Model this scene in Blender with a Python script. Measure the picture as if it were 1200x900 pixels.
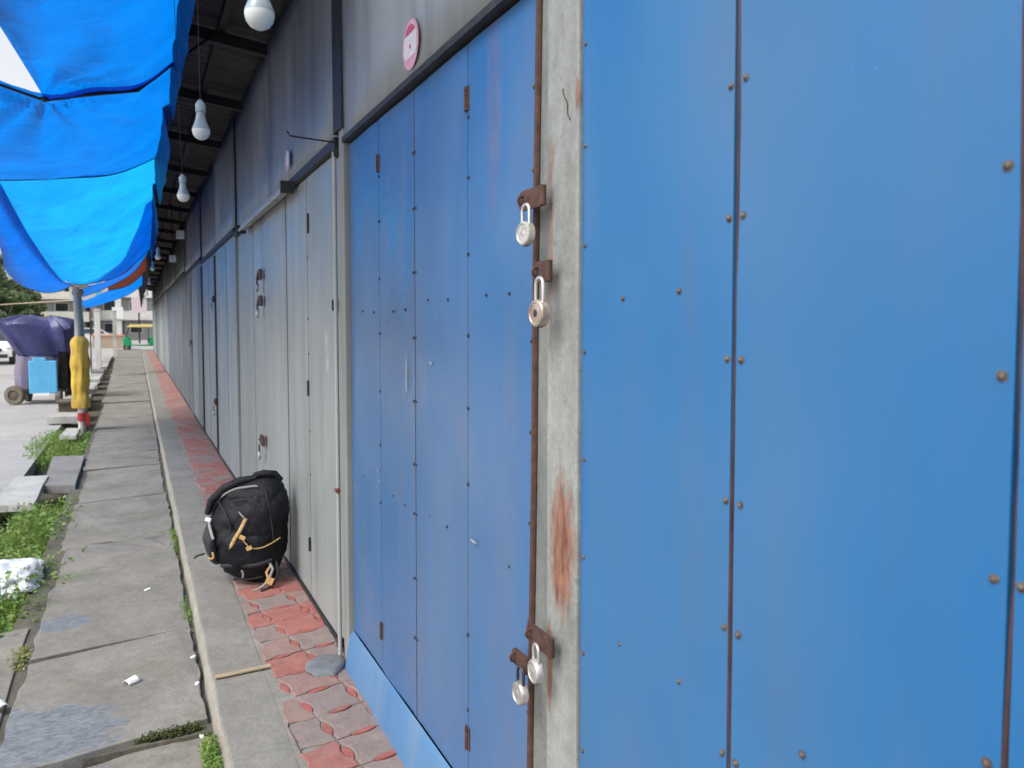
import bpy, bmesh, math, random
from mathutils import Vector, Matrix, noise
random.seed(7)
R = math.radians
S = bpy.context.scene
C = S.collection
for o in list(bpy.data.objects): bpy.data.objects.remove(o)

# ---------------------------------------------------------------- camera, sky, sun, exposure
F = 900.0; PITCH = math.atan(47 / F); YAW = math.atan(440 * math.cos(PITCH) / F); EYE = 1.62
cam_d = bpy.data.cameras.new('camera'); cam = bpy.data.objects.new('camera', cam_d); C.objects.link(cam)
cam.location = (0, 0, EYE); cam.rotation_euler = (math.pi / 2 - PITCH, 0, -YAW)
cam_d.sensor_width = 36; cam_d.lens = 27.0; cam_d.shift_y = -23 / 1200
cam_d.dof.use_dof = True; cam_d.dof.focus_distance = 2.6; cam_d.dof.aperture_fstop = 5.0
cam_d.clip_start = 0.05; cam_d.clip_end = 2000
S.camera = cam
W = bpy.data.worlds.new('World'); S.world = W; W.use_nodes = True
wn, wl_ = W.node_tree.nodes, W.node_tree.links
SUN_EL, SUN_AZ = 52, 250          # azimuth clockwise from +Y: behind-left of the camera, over the road
bg = wn['Background']; sky = wn.new('ShaderNodeTexSky'); sky.sky_type = 'NISHITA'; sky.sun_disc = False
sky.sun_elevation = R(SUN_EL); sky.sun_rotation = R(SUN_AZ); sky.air_density = 1.0; sky.dust_density = 4.0
hs = wn.new('ShaderNodeHueSaturation'); hs.inputs['Saturation'].default_value = 0.22
hs.inputs['Value'].default_value = 1.25
wl_.new(sky.outputs[0], hs.inputs['Color']); wl_.new(hs.outputs[0], bg.inputs[0]); bg.inputs[1].default_value = 0.15
sd = bpy.data.lights.new('sun', 'SUN'); sd.energy = 1.1; sd.angle = R(25); sd.color = (1, .97, .93)
sun = bpy.data.objects.new('sun', sd); C.objects.link(sun)
az, el = R(SUN_AZ), R(SUN_EL)
dirv = Vector((math.sin(az) * math.cos(el), math.cos(az) * math.cos(el), math.sin(el)))
sun.rotation_euler = dirv.to_track_quat('Z', 'Y').to_euler(); sun.location = (-6, -4, 12)
S.view_settings.view_transform = 'Standard'; S.view_settings.look = 'None'
S.view_settings.exposure = 0.50; S.view_settings.gamma = 1
S.render.engine = 'CYCLES'

# ---------------------------------------------------------------- helpers
def setp(o, label=None, cat=None, group=None, kind=None):
    if label: o['label'] = label
    if cat: o['category'] = cat
    if group: o['group'] = group
    if kind: o['kind'] = kind
    return o
def wloc(p):
    v = Vector((0, 0, 0))
    while p is not None:
        v += p.location; p = p.parent
    return v
def thing(name, label, cat, loc=(0, 0, 0), rz=0, group=None):
    o = bpy.data.objects.new(name, None); C.objects.link(o); o.empty_display_size = .1
    o.location = loc; o.rotation_euler = (0, 0, rz)
    return setp(o, label, cat, group)
def obj(name, bm, mat, parent=None, smooth=None, local=False, bevel=0, world=True):
    """world coordinates unless local; becomes ONE mesh object"""
    bmesh.ops.recalc_face_normals(bm, faces=bm.faces)
    if parent is not None and not local:
        bmesh.ops.translate(bm, verts=bm.verts, vec=-wloc(parent))
    me = bpy.data.meshes.new(name); bm.to_mesh(me); bm.free()
    mats = mat if isinstance(mat, (list, tuple)) else [mat]
    for m in mats: me.materials.append(m)
    if smooth is not None:
        for p in me.polygons: p.use_smooth = True
        me.set_sharp_from_angle(angle=R(smooth))
    o = bpy.data.objects.new(name, me); C.objects.link(o)
    if parent is not None: o.parent = parent
    if bevel:
        b = o.modifiers.new('bevel', 'BEVEL'); b.width = bevel; b.segments = 2; b.limit_method = 'ANGLE'
    return o
def centred(o):
    """move a top-level mesh's origin to its base centre"""
    vs = [v.co for v in o.data.vertices]
    c = Vector((sum(v.x for v in vs) / len(vs), sum(v.y for v in vs) / len(vs), min(v.z for v in vs)))
    o.data.transform(Matrix.Translation(-c)); o.location = c
    return o
def B(): return bmesh.new()
def box(bm, x0, x1, y0, y1, z0, z1, rot=None, piv=None):
    r = bmesh.ops.create_cube(bm, size=1)
    vs = r['verts']
    for v in vs:
        v.co = Vector(((x0 + x1) / 2 + v.co.x * (x1 - x0), (y0 + y1) / 2 + v.co.y * (y1 - y0), (z0 + z1) / 2 + v.co.z * (z1 - z0)))
    if rot is not None:
        bmesh.ops.rotate(bm, verts=vs, cent=piv or ((x0 + x1) / 2, (y0 + y1) / 2, (z0 + z1) / 2), matrix=rot)
    return vs
def tube(bm, pts, r, seg=8, cap=True, close=False):
    pts = [Vector(p) for p in pts]; n = len(pts)
    rr = r if isinstance(r, (list, tuple)) else [r] * n
    rings = []; up = None
    for i, p in enumerate(pts):
        a = pts[(i - 1) % n] if (i > 0 or close) else p; b = pts[(i + 1) % n] if (i < n - 1 or close) else p
        t = (b - a).normalized()
        if up is None:
            up = Vector((0, 0, 1)) if abs(t.z) < .9 else Vector((1, 0, 0))
        s = t.cross(up); s = s.normalized() if s.length > 1e-6 else Vector((1, 0, 0)); u = s.cross(t).normalized(); up = u
        rings.append([bm.verts.new(p + (s * math.cos(k * 2 * math.pi / seg) + u * math.sin(k * 2 * math.pi / seg)) * rr[i]) for k in range(seg)])
    for i in range(n if close else n - 1):
        A, D = rings[i], rings[(i + 1) % n]
        for k in range(seg): bm.faces.new((A[k], A[(k + 1) % seg], D[(k + 1) % seg], D[k]))
    if cap and not close:
        bm.faces.new(rings[0][::-1]); bm.faces.new(rings[-1])
def lathe(bm, prof, c=(0, 0, 0), seg=20, M=None):
    """prof: (r, z) pairs; r=0 ends close"""
    rings = []
    for r, z in prof:
        if r <= 1e-6: rings.append([bm.verts.new((0, 0, z))])
        else: rings.append([bm.verts.new((r * math.cos(2 * math.pi * k / seg), r * math.sin(2 * math.pi * k / seg), z)) for k in range(seg)])
    for a, b in zip(rings[:-1], rings[1:]):
        for k in range(seg):
            k2 = (k + 1) % seg
            if len(a) == 1 and len(b) == 1: continue
            if len(a) == 1: bm.faces.new((a[0], b[k], b[k2]))
            elif len(b) == 1: bm.faces.new((a[k], b[0], a[k2]))
            else: bm.faces.new((a[k], b[k], b[k2], a[k2]))
    vs = [v for r in rings for v in r]
    if M is not None: bmesh.ops.transform(bm, matrix=M, verts=vs)
    bmesh.ops.translate(bm, verts=vs, vec=Vector(c))
    return vs
def prism(bm, poly, z0, z1):
    """xy polygon extruded in z"""
    a = [bm.verts.new((x, y, z0)) for x, y in poly]; b = [bm.verts.new((x, y, z1)) for x, y in poly]
    bm.faces.new(a[::-1]); bm.faces.new(b)
    n = len(poly)
    for i in range(n): bm.faces.new((a[i], a[(i + 1) % n], b[(i + 1) % n], b[i]))
    return a + b
ROTX = lambda a: Matrix.Rotation(a, 4, 'X')
ROTY = lambda a: Matrix.Rotation(a, 4, 'Y')
ROTZ = lambda a: Matrix.Rotation(a, 4, 'Z')

# ---------------------------------------------------------------- materials
def newmat(name):
    m = bpy.data.materials.new(name); m.use_nodes = True
    return m, m.node_tree.nodes, m.node_tree.links, m.node_tree.nodes['Principled BSDF']
def c4(c): return (c[0], c[1], c[2], 1)
def nz(n, l, coord, scale=(1, 1, 1), s=5, detail=5, rough=.55, dist=0.0):
    mp = n.new('ShaderNodeMapping'); mp.inputs['Scale'].default_value = scale
    l.new(coord, mp.inputs[0])
    t = n.new('ShaderNodeTexNoise'); t.inputs['Scale'].default_value = s; t.inputs['Detail'].default_value = detail
    t.inputs['Roughness'].default_value = rough; t.inputs['Distortion'].default_value = dist
    l.new(mp.outputs[0], t.inputs['Vector']); return t.outputs[0]
def ramp(n, l, fac, p0, p1, c0=(0, 0, 0), c1=(1, 1, 1)):
    r = n.new('ShaderNodeValToRGB'); e = r.color_ramp.elements
    e[0].position = p0; e[1].position = p1; e[0].color = c4(c0); e[1].color = c4(c1)
    l.new(fac, r.inputs[0]); return r.outputs[0]
def mix(n, l, fac, a, b, typ='MIX'):
    m = n.new('ShaderNodeMix'); m.data_type = 'RGBA'; m.blend_type = typ
    for sock, v in ((m.inputs[0], fac), (m.inputs[6], a), (m.inputs[7], b)):
        if hasattr(v, 'is_linked'): l.new(v, sock)
        elif isinstance(v, (int, float)): sock.default_value = v
        else: sock.default_value = c4(v)
    return m.outputs[2]
def mathn(n, l, op, a, b=None, c=None):
    m = n.new('ShaderNodeMath'); m.operation = op
    for i, v in enumerate((a, b, c)):
        if v is None: continue
        if hasattr(v, 'is_linked'): l.new(v, m.inputs[i])
        else: m.inputs[i].default_value = v
    return m.outputs[0]
def bump(n, l, p, h, strength=.3, dist=.01):
    b = n.new('ShaderNodeBump'); b.inputs['Strength'].default_value = strength; b.inputs['Distance'].default_value = dist
    l.new(h, b.inputs['Height'])
    if p.inputs['Normal'].is_linked: l.new(p.inputs['Normal'].links[0].from_socket, b.inputs['Normal'])
    l.new(b.outputs[0], p.inputs['Normal'])
def coord(n, kind='Object'):
    if kind == 'World': return n.new('ShaderNodeNewGeometry').outputs['Position']
    return n.new('ShaderNodeTexCoord').outputs[kind]

def simple(name, col, rough=.6, metal=0, var=.25, s=12, bs=.15, bd=.004, dirt=None, scale=(1, 1, 1), dthr=(.5, .75), spec=.5, kind='World'):
    m, n, l, p = newmat(name); co = coord(n, kind)
    a = nz(n, l, co, scale, s, 6)
    v = ramp(n, l, a, .3, .7, [c * (1 - var) for c in col], [min(1, c * (1 + var)) for c in col])
    if dirt:
        d = ramp(n, l, nz(n, l, co, scale, s * .35, 8, .65), dthr[0], dthr[1])
        v = mix(n, l, d, v, dirt)
    l.new(v, p.inputs['Base Color'])
    p.inputs['Roughness'].default_value = rough; p.inputs['Metallic'].default_value = metal
    p.inputs['Specular IOR Level'].default_value = spec
    if bs: bump(n, l, p, nz(n, l, co, scale, s * 4, 4), bs, bd)
    return m

def painted_sheet(name, col, fade, dirt, rough=.36, streak=.35, wave=.5, chip=None, lowfade=None):
    """painted sheet metal: patchy fading, vertical grime streaks, gently dented, a few chips"""
    m, n, l, p = newmat(name); co = coord(n, 'World')
    a = nz(n, l, co, (1, 1, .55), 1.3, 3, .5, .2)
    v = mix(n, l, ramp(n, l, a, .35, .72), col, fade)
    st = ramp(n, l, nz(n, l, co, (4.5, 4.5, .55), 1.6, 4, .6, .2), .48, .80)
    v = mix(n, l, mathn(n, l, 'MULTIPLY', st, streak), v, dirt)
    f = ramp(n, l, nz(n, l, co, (1, 1, .8), 34, 5, .7), .70, .74)
    v = mix(n, l, mathn(n, l, 'MULTIPLY', f, .35), v, [min(1, c * 1.5 + .05) for c in fade])
    sp = ramp(n, l, nz(n, l, co, (1, 1, 1), 90, 3, .5), .74, .78)
    v = mix(n, l, mathn(n, l, 'MULTIPLY', sp, .5), v, dirt)
    bl = ramp(n, l, nz(n, l, co, (1, 1.3, .7), 2.2, 3, .5, .5), .45, .8)
    v = mix(n, l, mathn(n, l, 'MULTIPLY', bl, .25), v, dirt)
    if chip:
        ch = ramp(n, l, nz(n, l, co, (1.4, 1.4, .35), 3.1, 8, .68), .66, .70)
        v = mix(n, l, mathn(n, l, 'MULTIPLY', ch, .6), v, chip)
    l.new(v, p.inputs['Base Color'])
    rr = ramp(n, l, nz(n, l, co, (1, 1, .7), 3, 3, .5), .3, .75, [rough - .06] * 3, [rough + .2] * 3)
    l.new(rr, p.inputs['Roughness'])
    bump(n, l, p, nz(n, l, co, (1, 1, .45), 1.7, 2, .4), wave, .05)
    bump(n, l, p, nz(n, l, co, (1, 1, 1), 60, 3), .03, .001)
    return m

def rustify(m, spots):
    # rust bleeding through the paint in ragged patches: (y, z, half width, half height, strength)
    n, l = m.node_tree.nodes, m.node_tree.links; p = n['Principled BSDF']; co = coord(n, 'World')
    sx = n.new('ShaderNodeSeparateXYZ'); l.new(co, sx.inputs[0]); base = p.inputs['Base Color'].links[0].from_socket
    wob = mathn(n, l, 'MULTIPLY', mathn(n, l, 'SUBTRACT', nz(n, l, co, (1, 3, .8), 14, 7, .65), .5), 1.5)
    for (y, z, w, h, k) in spots:
        dy = mathn(n, l, 'DIVIDE', mathn(n, l, 'SUBTRACT', sx.outputs[1], y), w); dz = mathn(n, l, 'DIVIDE', mathn(n, l, 'SUBTRACT', sx.outputs[2], z), h)
        d = mathn(n, l, 'SQRT', mathn(n, l, 'ADD', mathn(n, l, 'MULTIPLY', dy, dy), mathn(n, l, 'MULTIPLY', dz, dz)))
        f = ramp(n, l, mathn(n, l, 'ADD', d, wob), .55, 1.15, (k, k, k), (0, 0, 0))
        base = mix(n, l, f, base, ramp(n, l, nz(n, l, co, (1, 2, .6), 30, 5, .6), .35, .65, (.13, .05, .035), (.31, .145, .09)))
    l.new(base, p.inputs['Base Color'])

def concrete(name, c0, c1, stain, s=3.0, bs=.5, rough=.85, moss=None, scale=(1, 1, 1)):
    m, n, l, p = newmat(name); co = coord(n, 'World')
    v = mix(n, l, ramp(n, l, nz(n, l, co, scale, s, 8, .62, .3), .3, .72), c0, c1)
    v = mix(n, l, mathn(n, l, 'MULTIPLY', ramp(n, l, nz(n, l, co, scale, s * .45, 6, .6, 1.0), .52, .75), .65), v, stain)
    g = nz(n, l, co, (1, 1, 1), 85, 4, .7)
    v = mix(n, l, .55, v, ramp(n, l, nz(n, l, co, (1, 1, 1), 16, 7, .7, .5), .3, .72, (.36, .36, .36), (.62, .62, .62)), 'OVERLAY')
    v = mix(n, l, .55, v, ramp(n, l, g, .25, .75, (.35, .35, .35), (.68, .68, .68)), 'OVERLAY')
    pit = ramp(n, l, nz(n, l, co, (1, 1, 1), 38, 3, .5), .70, .76)
    v = mix(n, l, mathn(n, l, 'MULTIPLY', pit, .45), v, stain)
    if moss:
        v = mix(n, l, mathn(n, l, 'MULTIPLY', ramp(n, l, nz(n, l, co, (1, 1, 1), 2.3, 8, .7), .56, .66), .7), v, moss)
    l.new(v, p.inputs['Base Color']); p.inputs['Roughness'].default_value = rough
    p.inputs['Specular IOR Level'].default_value = .3
    bump(n, l, p, nz(n, l, co, (1, 1, 1), 7, 6, .6), bs, .02)
    bump(n, l, p, g, bs * .5, .004)
    return m

M = {}
M['blue'] = painted_sheet('blue_door_paint', (.017, .130, .325), (.055, .162, .325), (.09, .13, .19), .34, .35, .55)
M['blue_dirty'] = painted_sheet('dusty_blue_door_paint', (.026, .128, .31), (.080, .162, .31), (.13, .15, .20), .28, .35, .75)
rustify(M['blue_dirty'], ((1.93, 2.25, .06, .42, .20),))
M['sky_plinth'] = painted_sheet('pale_blue_plinth_paint', (.055, .155, .32), (.09, .20, .35), (.20, .25, .30), .6, .5, .3)
M['grey_door'] = painted_sheet('pale_grey_door_paint', (.25, .275, .27), (.33, .345, .33), (.15, .16, .15), .42, .6, .5, chip=(.55, .55, .47))
M['pale_door'] = painted_sheet('blue_grey_door_paint', (.25, .285, .305), (.32, .35, .36), (.12, .13, .14), .42, .6, .4, chip=(.5, .5, .45))
M['green_door'] = painted_sheet('green_grey_door_paint', (.15, .18, .18), (.23, .26, .25), (.07, .085, .09), .45, .7, .4)
M['slate_door'] = painted_sheet('slate_door_paint', (.085, .105, .135), (.13, .15, .18), (.045, .05, .06), .45, .6, .4)
M['fascia'] = painted_sheet('grey_fascia_sheet', (.27, .29, .29), (.36, .375, .365), (.12, .125, .125), .42, .6, .5)
M['fascia_dark'] = painted_sheet('blue_grey_fascia_sheet', (.20, .22, .235), (.27, .285, .29), (.09, .095, .10), .45, .7, .5)  # fascia grey again, darker: the eave's shade is put into this colour
M['post'] = painted_sheet('grey_post_paint', (.25, .26, .235), (.33, .335, .30), (.12, .12, .105), .6, .6, .1, chip=(.25, .24, .21))
M['pipe'] = painted_sheet('white_pipe_paint', (.36, .38, .37), (.46, .48, .47), (.2, .19, .16), .5, .5, .2)
M['rust'] = simple('brown_rust', (.075, .034, .024), .8, 0, .45, 40, .5, .003, (.055, .03, .025))
M['rust_orange'] = simple('orange_rust', (.16, .055, .03), .85, 0, .4, 60, .4, .003, (.09, .035, .025))
M['darkmetal'] = simple('dark_dirty_metal', (.025, .024, .025), .6, 0, .4, 20)
M['gapdark'] = simple('dark_interior', (.016, .016, .016), 1.0, 0, .3, 10, spec=0)  # also the shade seen through the door gaps, put into colour
M['bolt_dark'] = simple('dark_rusty_bolt', (.045, .04, .04), .6, .3, .4, 120, .3, .001)
M['bolt'] = simple('rusty_bolt', (.125, .105, .085), .6, .3, .5, 120, .3, .001, (.08, .04, .03))
M['rubber_strip'] = simple('maroon_edge_strip', (.045, .022, .024), .6, 0, .5, 18, .2, .002, (.10, .045, .035))
M['steel'] = simple('dull_nickel_lock', (.62, .60, .56), .34, .75, .2, 60, .15, .001, (.35, .28, .22), dthr=(.52, .8))
M['steel_white'] = simple('scratched_pale_lock', (.56, .55, .51), .38, .55, .2, 60, .15, .001, (.30, .25, .20), dthr=(.48, .75))
M['brass_worn'] = simple('worn_brownish_lock', (.50, .42, .35), .42, .6, .25, 60, .2, .001, (.30, .18, .13), dthr=(.42, .7))
M['shackle'] = simple('lock_shackle_steel', (.70, .67, .62), .3, .8, .15, 50, .1, .001)
M['shackle_dark'] = simple('dark_lock_shackle', (.06, .05, .045), .5, .5, .3, 50, .1, .001)
M['post_rusty'] = concrete('grey_post_with_rust', (.22, .23, .215), (.31, .32, .295), (.13, .13, .12), 5, .2, .6, scale=(1, 2, .35))
rustify(M['post_rusty'], ((1.532, 1.10, .062, .20, .95), (1.592, .80, .022, .14, .9), (1.592, 1.80, .016, .24, .6), (1.595, 2.0, .03, .06, .5), (1.472, 2.12, .010, .05, .8), (1.50, .35, .03, .2, .25)))
M['jamb'] = concrete('grey_jamb', (.15, .16, .15), (.21, .22, .205), (.08, .08, .075), 5, .2, .6, scale=(1, 2, .35))
M['concrete'] = concrete('worn_slab_concrete', (.175, .165, .145), (.265, .247, .218), (.105, .10, .09), 2.2, .55, moss=(.14, .15, .085))
def cement_spots(m, spots):
    n, l = m.node_tree.nodes, m.node_tree.links; p = n['Principled BSDF']; co = coord(n, 'World')
    sx = n.new('ShaderNodeSeparateXYZ'); l.new(co, sx.inputs[0]); base = p.inputs['Base Color'].links[0].from_socket; rg = .85
    wob = mathn(n, l, 'MULTIPLY', mathn(n, l, 'SUBTRACT', nz(n, l, co, (1, 1, 1), 9, 7, .62), .5), 1.6)
    for (x, y, w, h, a) in spots:
        X, Y = mathn(n, l, 'SUBTRACT', sx.outputs[0], x), mathn(n, l, 'SUBTRACT', sx.outputs[1], y)
        u = mathn(n, l, 'ADD', mathn(n, l, 'MULTIPLY', X, math.cos(a) / w), mathn(n, l, 'MULTIPLY', Y, math.sin(a) / w))
        v = mathn(n, l, 'SUBTRACT', mathn(n, l, 'MULTIPLY', Y, math.cos(a) / h), mathn(n, l, 'MULTIPLY', X, math.sin(a) / h))
        d = mathn(n, l, 'SQRT', mathn(n, l, 'ADD', mathn(n, l, 'MULTIPLY', u, u), mathn(n, l, 'MULTIPLY', v, v)))
        f = ramp(n, l, mathn(n, l, 'ADD', d, wob), .86, 1.02, (1, 1, 1), (0, 0, 0))
        base = mix(n, l, f, base, ramp(n, l, nz(n, l, co, (1, 2.2, 1), 22, 7, .7, .6), .3, .7, (.095, .105, .115), (.25, .265, .28)))
        rg = mathn(n, l, 'SUBTRACT', rg, mathn(n, l, 'MULTIPLY', f, .3))
    l.new(base, p.inputs['Base Color']); l.new(rg, p.inputs['Roughness'])
cement_spots(M['concrete'], ((-.40, 4.90, .15, .13, .35), (-.42, 3.62, .36, .25, -.5), (-.3, 3.05, .3, .10, .1)))
M['kerb'] = concrete('kerb_concrete', (.195, .185, .162), (.265, .25, .22), (.13, .122, .107), 2.8, .6)
M['arris'] = concrete('pale_kerb_edge', (.25, .23, .19), (.33, .30, .255), (.18, .165, .135), 6, .4)
M['slab_pale'] = concrete('pale_slab_concrete', (.36, .36, .34), (.46, .455, .43), (.24, .225, .19), 3, .3)
M['slab_grey'] = concrete('grey_slab_concrete', (.19, .185, .18), (.26, .25, .24), (.12, .11, .10), 3, .4)
M['road'] = concrete('worn_pale_road', (.30, .295, .29), (.42, .41, .40), (.19, .165, .16), .7, .35, .6)
M['dirt'] = concrete('drain_dirt', (.075, .062, .045), (.13, .11, .08), (.04, .035, .03), 3, .8, moss=(.06, .085, .03))
M['soil'] = concrete('joint_soil', (.085, .078, .062), (.15, .135, .11), (.06, .055, .045), 6, .8, moss=(.07, .09, .03))
M['patch'] = simple('smooth_cement_patch', (.165, .175, .188), .5, 0, .35, 14, .7, .015, (.11, .115, .12), scale=(1, 2, 1))
M['stone'] = simple('grey_flat_stone', (.15, .16, .17), .75, 0, .3, 8, .5, .01)
M['wood'] = simple('pale_bare_wood', (.38, .295, .195), .75, 0, .2, 10, .3, .003, scale=(1, 6, 1))
M['roof'] = simple('dark_corrugated_roof', (.050, .047, .044), .55, .2, .4, 3, .3, .01, (.028, .022, .02))
M['white_plastic'] = simple('white_plastic', (.78, .78, .76), .35, 0, .06, 20, .05, .001)
M['bulb_glass'] = simple('frosted_bulb', (.60, .63, .62), .3, 0, .04, 20, 0, .001)
M['bulb_body'] = simple('grey_bulb_body', (.28, .34, .37), .35, 0, .15, 30, .05, .001)
M['cord'] = simple('black_cord', (.012, .012, .013), .6)
M['bag'] = simple('black_nylon', (.0050, .0054, .0085), .62, 0, .35, 14, .9, .006, (.013, .013, .017), kind='Object', spec=.28)
M['bag_grey'] = simple('dark_mesh_fabric', (.022, .022, .026), .75, 0, .3, 80, .4, .002, kind='Object')
M['bag_pipe'] = simple('grey_piping', (.27, .26, .25), .5, 0, .2, 50, .1, .001, kind='Object')
M['bag_tan'] = simple('tan_zip_trim', (.50, .32, .13), .5, 0, .3, 50, .1, .001, kind='Object')
M['yellow_cloth'] = simple('yellow_cloth', (.62, .40, .06), .85, 0, .25, 6, .6, .02, (.50, .33, .10))
M['red_cloth'] = simple('red_cloth', (.30, .02, .02), .85, 0, .2, 12)
M['bamboo'] = simple('weathered_pole', (.50, .48, .43), .75, 0, .25, 6, .3, .004, (.30, .28, .24), scale=(1, 1, .3))
M['purple_tarp'] = simple('purple_blue_tarp', (.045, .050, .165), .38, 0, .35, 2.6, .5, .03, (.075, .078, .19))
M['dust_tarp'] = simple('faded_purple_tarp', (.16, .165, .27), .6, 0, .3, 2.5, .3, .01, (.26, .18, .19))
M['cyan_plastic'] = simple('sky_blue_plastic', (.10, .42, .72), .5, 0, .08, 6)
M['tyre'] = simple('tyre_rubber', (.045, .042, .038), .85, 0, .3, 20)
M['mudtyre'] = simple('muddy_tyre', (.15, .13, .10), .9, 0, .3, 9, .3, .01)
M['rim'] = simple('wheel_rim_metal', (.4, .4, .4), .4, .5)
M['car_white'] = simple('white_car_paint', (.78, .79, .80), .22, 0, .03, 4, 0)
M['glass'] = simple('dark_window_glass', (.03, .04, .045), .08, 0, .2, 3, 0)
M['headlight'] = simple('clear_headlight', (.7, .72, .75), .12, .3, .1, 20, 0)
M['black_plastic'] = simple('black_plastic', (.02, .02, .02), .5)
M['auto_green'] = simple('green_auto_paint', (.01, .33, .13), .35, 0, .1, 3, 0)
M['auto_yellow'] = simple('yellow_canvas_hood', (.80, .66, .24), .6, 0, .1, 4)
M['cream_wall'] = simple('cream_building_paint', (.62, .60, .52), .8, 0, .12, .6, 0, dirt=(.42, .41, .36))
M['white_wall'] = simple('white_building_paint', (.66, .65, .62), .8, 0, .12, .6, 0, dirt=(.40, .39, .37))
M['tan_wall'] = simple('tan_building_paint', (.42, .33, .25), .8, 0, .15, .6, 0)
M['grey_wall'] = simple('grey_building_paint', (.30, .31, .31), .8, 0, .15, .6, 0, dirt=(.2, .2, .2))
M['signpink'] = simple('pale_pink_sign', (.66, .54, .58), .6, 0, .05, 3, 0)
M['signorange'] = simple('orange_sign', (.62, .26, .12), .6, 0, .08, 3, 0)
M['bark'] = simple('bark', (.10, .08, .06), .9, 0, .3, 5, .5, .03)
M['sticker_white'] = simple('white_sticker_paper', (.66, .60, .60), .6, 0, .12, 70, 0)
M['sticker_pink'] = simple('pink_sticker_print', (.66, .33, .42), .6, 0, .12, 70, 0)
M['sticker_red'] = simple('red_sticker_print', (.50, .09, .14), .6, 0, .3, 90, 0)
M['polythene'] = simple('white_polythene', (.78, .80, .82), .35, 0, .08, 10, .5, .01)

def leafmat(name, c0, c1, s=3.0, kind='World'):
    m, n, l, p = newmat(name); co = coord(n, kind)
    v = mix(n, l, ramp(n, l, nz(n, l, co, (1, 1, 1), s, 4), .35, .65), c0, c1)
    l.new(v, p.inputs['Base Color']); p.inputs['Roughness'].default_value = .6
    t = n.new('ShaderNodeBsdfTranslucent'); l.new(v, t.inputs[0])
    ms = n.new('ShaderNodeMixShader'); ms.inputs[0].default_value = .35
    l.new(p.outputs[0], ms.inputs[1]); l.new(t.outputs[0], ms.inputs[2])
    l.new(ms.outputs[0], n['Material Output'].inputs[0]); return m
M['weed'] = leafmat('weed_leaves', (.10, .22, .03), (.25, .38, .085), 9)
M['weed_dry'] = leafmat('dry_weed_leaves', (.22, .25, .08), (.38, .38, .16), 9)
M['moss'] = leafmat('moss', (.05, .065, .02), (.12, .15, .045), 30)
M['tree_a'] = leafmat('tree_leaves', (.09, .145, .065), (.18, .25, .12), .5)
M['tree_b'] = leafmat('pale_tree_leaves', (.13, .18, .08), (.24, .30, .14), .5)

def tarpmat(name, col, trans, tf=.7, bumps=.5):
    m, n, l, p = newmat(name); co = coord(n, 'World')
    a = ramp(n, l, nz(n, l, co, (1, 1, 1), 2.0, 6, .6, .5), .3, .75)
    v = mix(n, l, a, [c * .8 for c in col], col); w = mix(n, l, a, [c * .74 for c in trans], [min(1, c * 1.08) for c in trans])
    dd = ramp(n, l, nz(n, l, co, (1, 1, 1), 5, 9, .72, 1.2), .55, .78)
    w = mix(n, l, mathn(n, l, 'MULTIPLY', dd, .35), w, [c * .45 for c in trans])
    l.new(v, p.inputs['Base Color']); p.inputs['Roughness'].default_value = .42
    # woven sheet: fine crossing tapes
    t = n.new('ShaderNodeBsdfTranslucent'); l.new(w, t.inputs[0])
    bump(n, l, p, nz(n, l, co, (1, 1, 1), 3.2, 5, .6, .8), bumps, .05)
    bump(n, l, p, nz(n, l, co, (1, 1, 1), 22, 3, .5), .15, .008)
    l.new(p.inputs['Normal'].links[0].from_socket, t.inputs['Normal'])
    ms = n.new('ShaderNodeMixShader'); ms.inputs[0].default_value = tf
    l.new(p.outputs[0], ms.inputs[1]); l.new(t.outputs[0], ms.inputs[2])
    l.new(ms.outputs[0], n['Material Output'].inputs[0]); return m
M['tarp'] = tarpmat('blue_tarpaulin', (.004, .10, .38), (.0015, .195, .72), .7, .8)
M['tarp_cyan'] = tarpmat('bright_cyan_tarpaulin', (.008, .20, .50), (.008, .34, .80), .8, .8)
M['tarp_deep'] = tarpmat('doubled_blue_tarpaulin', (.004, .10, .38), (.002, .17, .70), .65, .8)
M['tarp_navy'] = tarpmat('layered_navy_tarpaulin', (.003, .022, .13), (.001, .03, .20), .4, .8)  # darker copy of the blue tarp; shade under the eave put in colour
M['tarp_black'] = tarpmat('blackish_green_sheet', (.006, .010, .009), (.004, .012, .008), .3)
M['tarp_brown'] = tarpmat('brown_tarpaulin', (.08, .03, .02), (.20, .05, .03), .4)

M['paver_red'] = concrete('worn_red_paver', (.30, .115, .095), (.35, .15, .125), (.23, .185, .165), 7, .5, .75)
M['paver_pink'] = concrete('dusty_pink_paver', (.27, .155, .135), (.29, .20, .175), (.22, .19, .17), 7, .5, .75)
M['paver_grey'] = concrete('dusty_grey_paver', (.225, .17, .15), (.27, .21, .19), (.21, .19, .17), 7, .5, .75)
M['paver_lens'] = concrete('red_lens_paver', (.30, .085, .07), (.36, .13, .105), (.22, .16, .14), 9, .4, .75)

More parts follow.
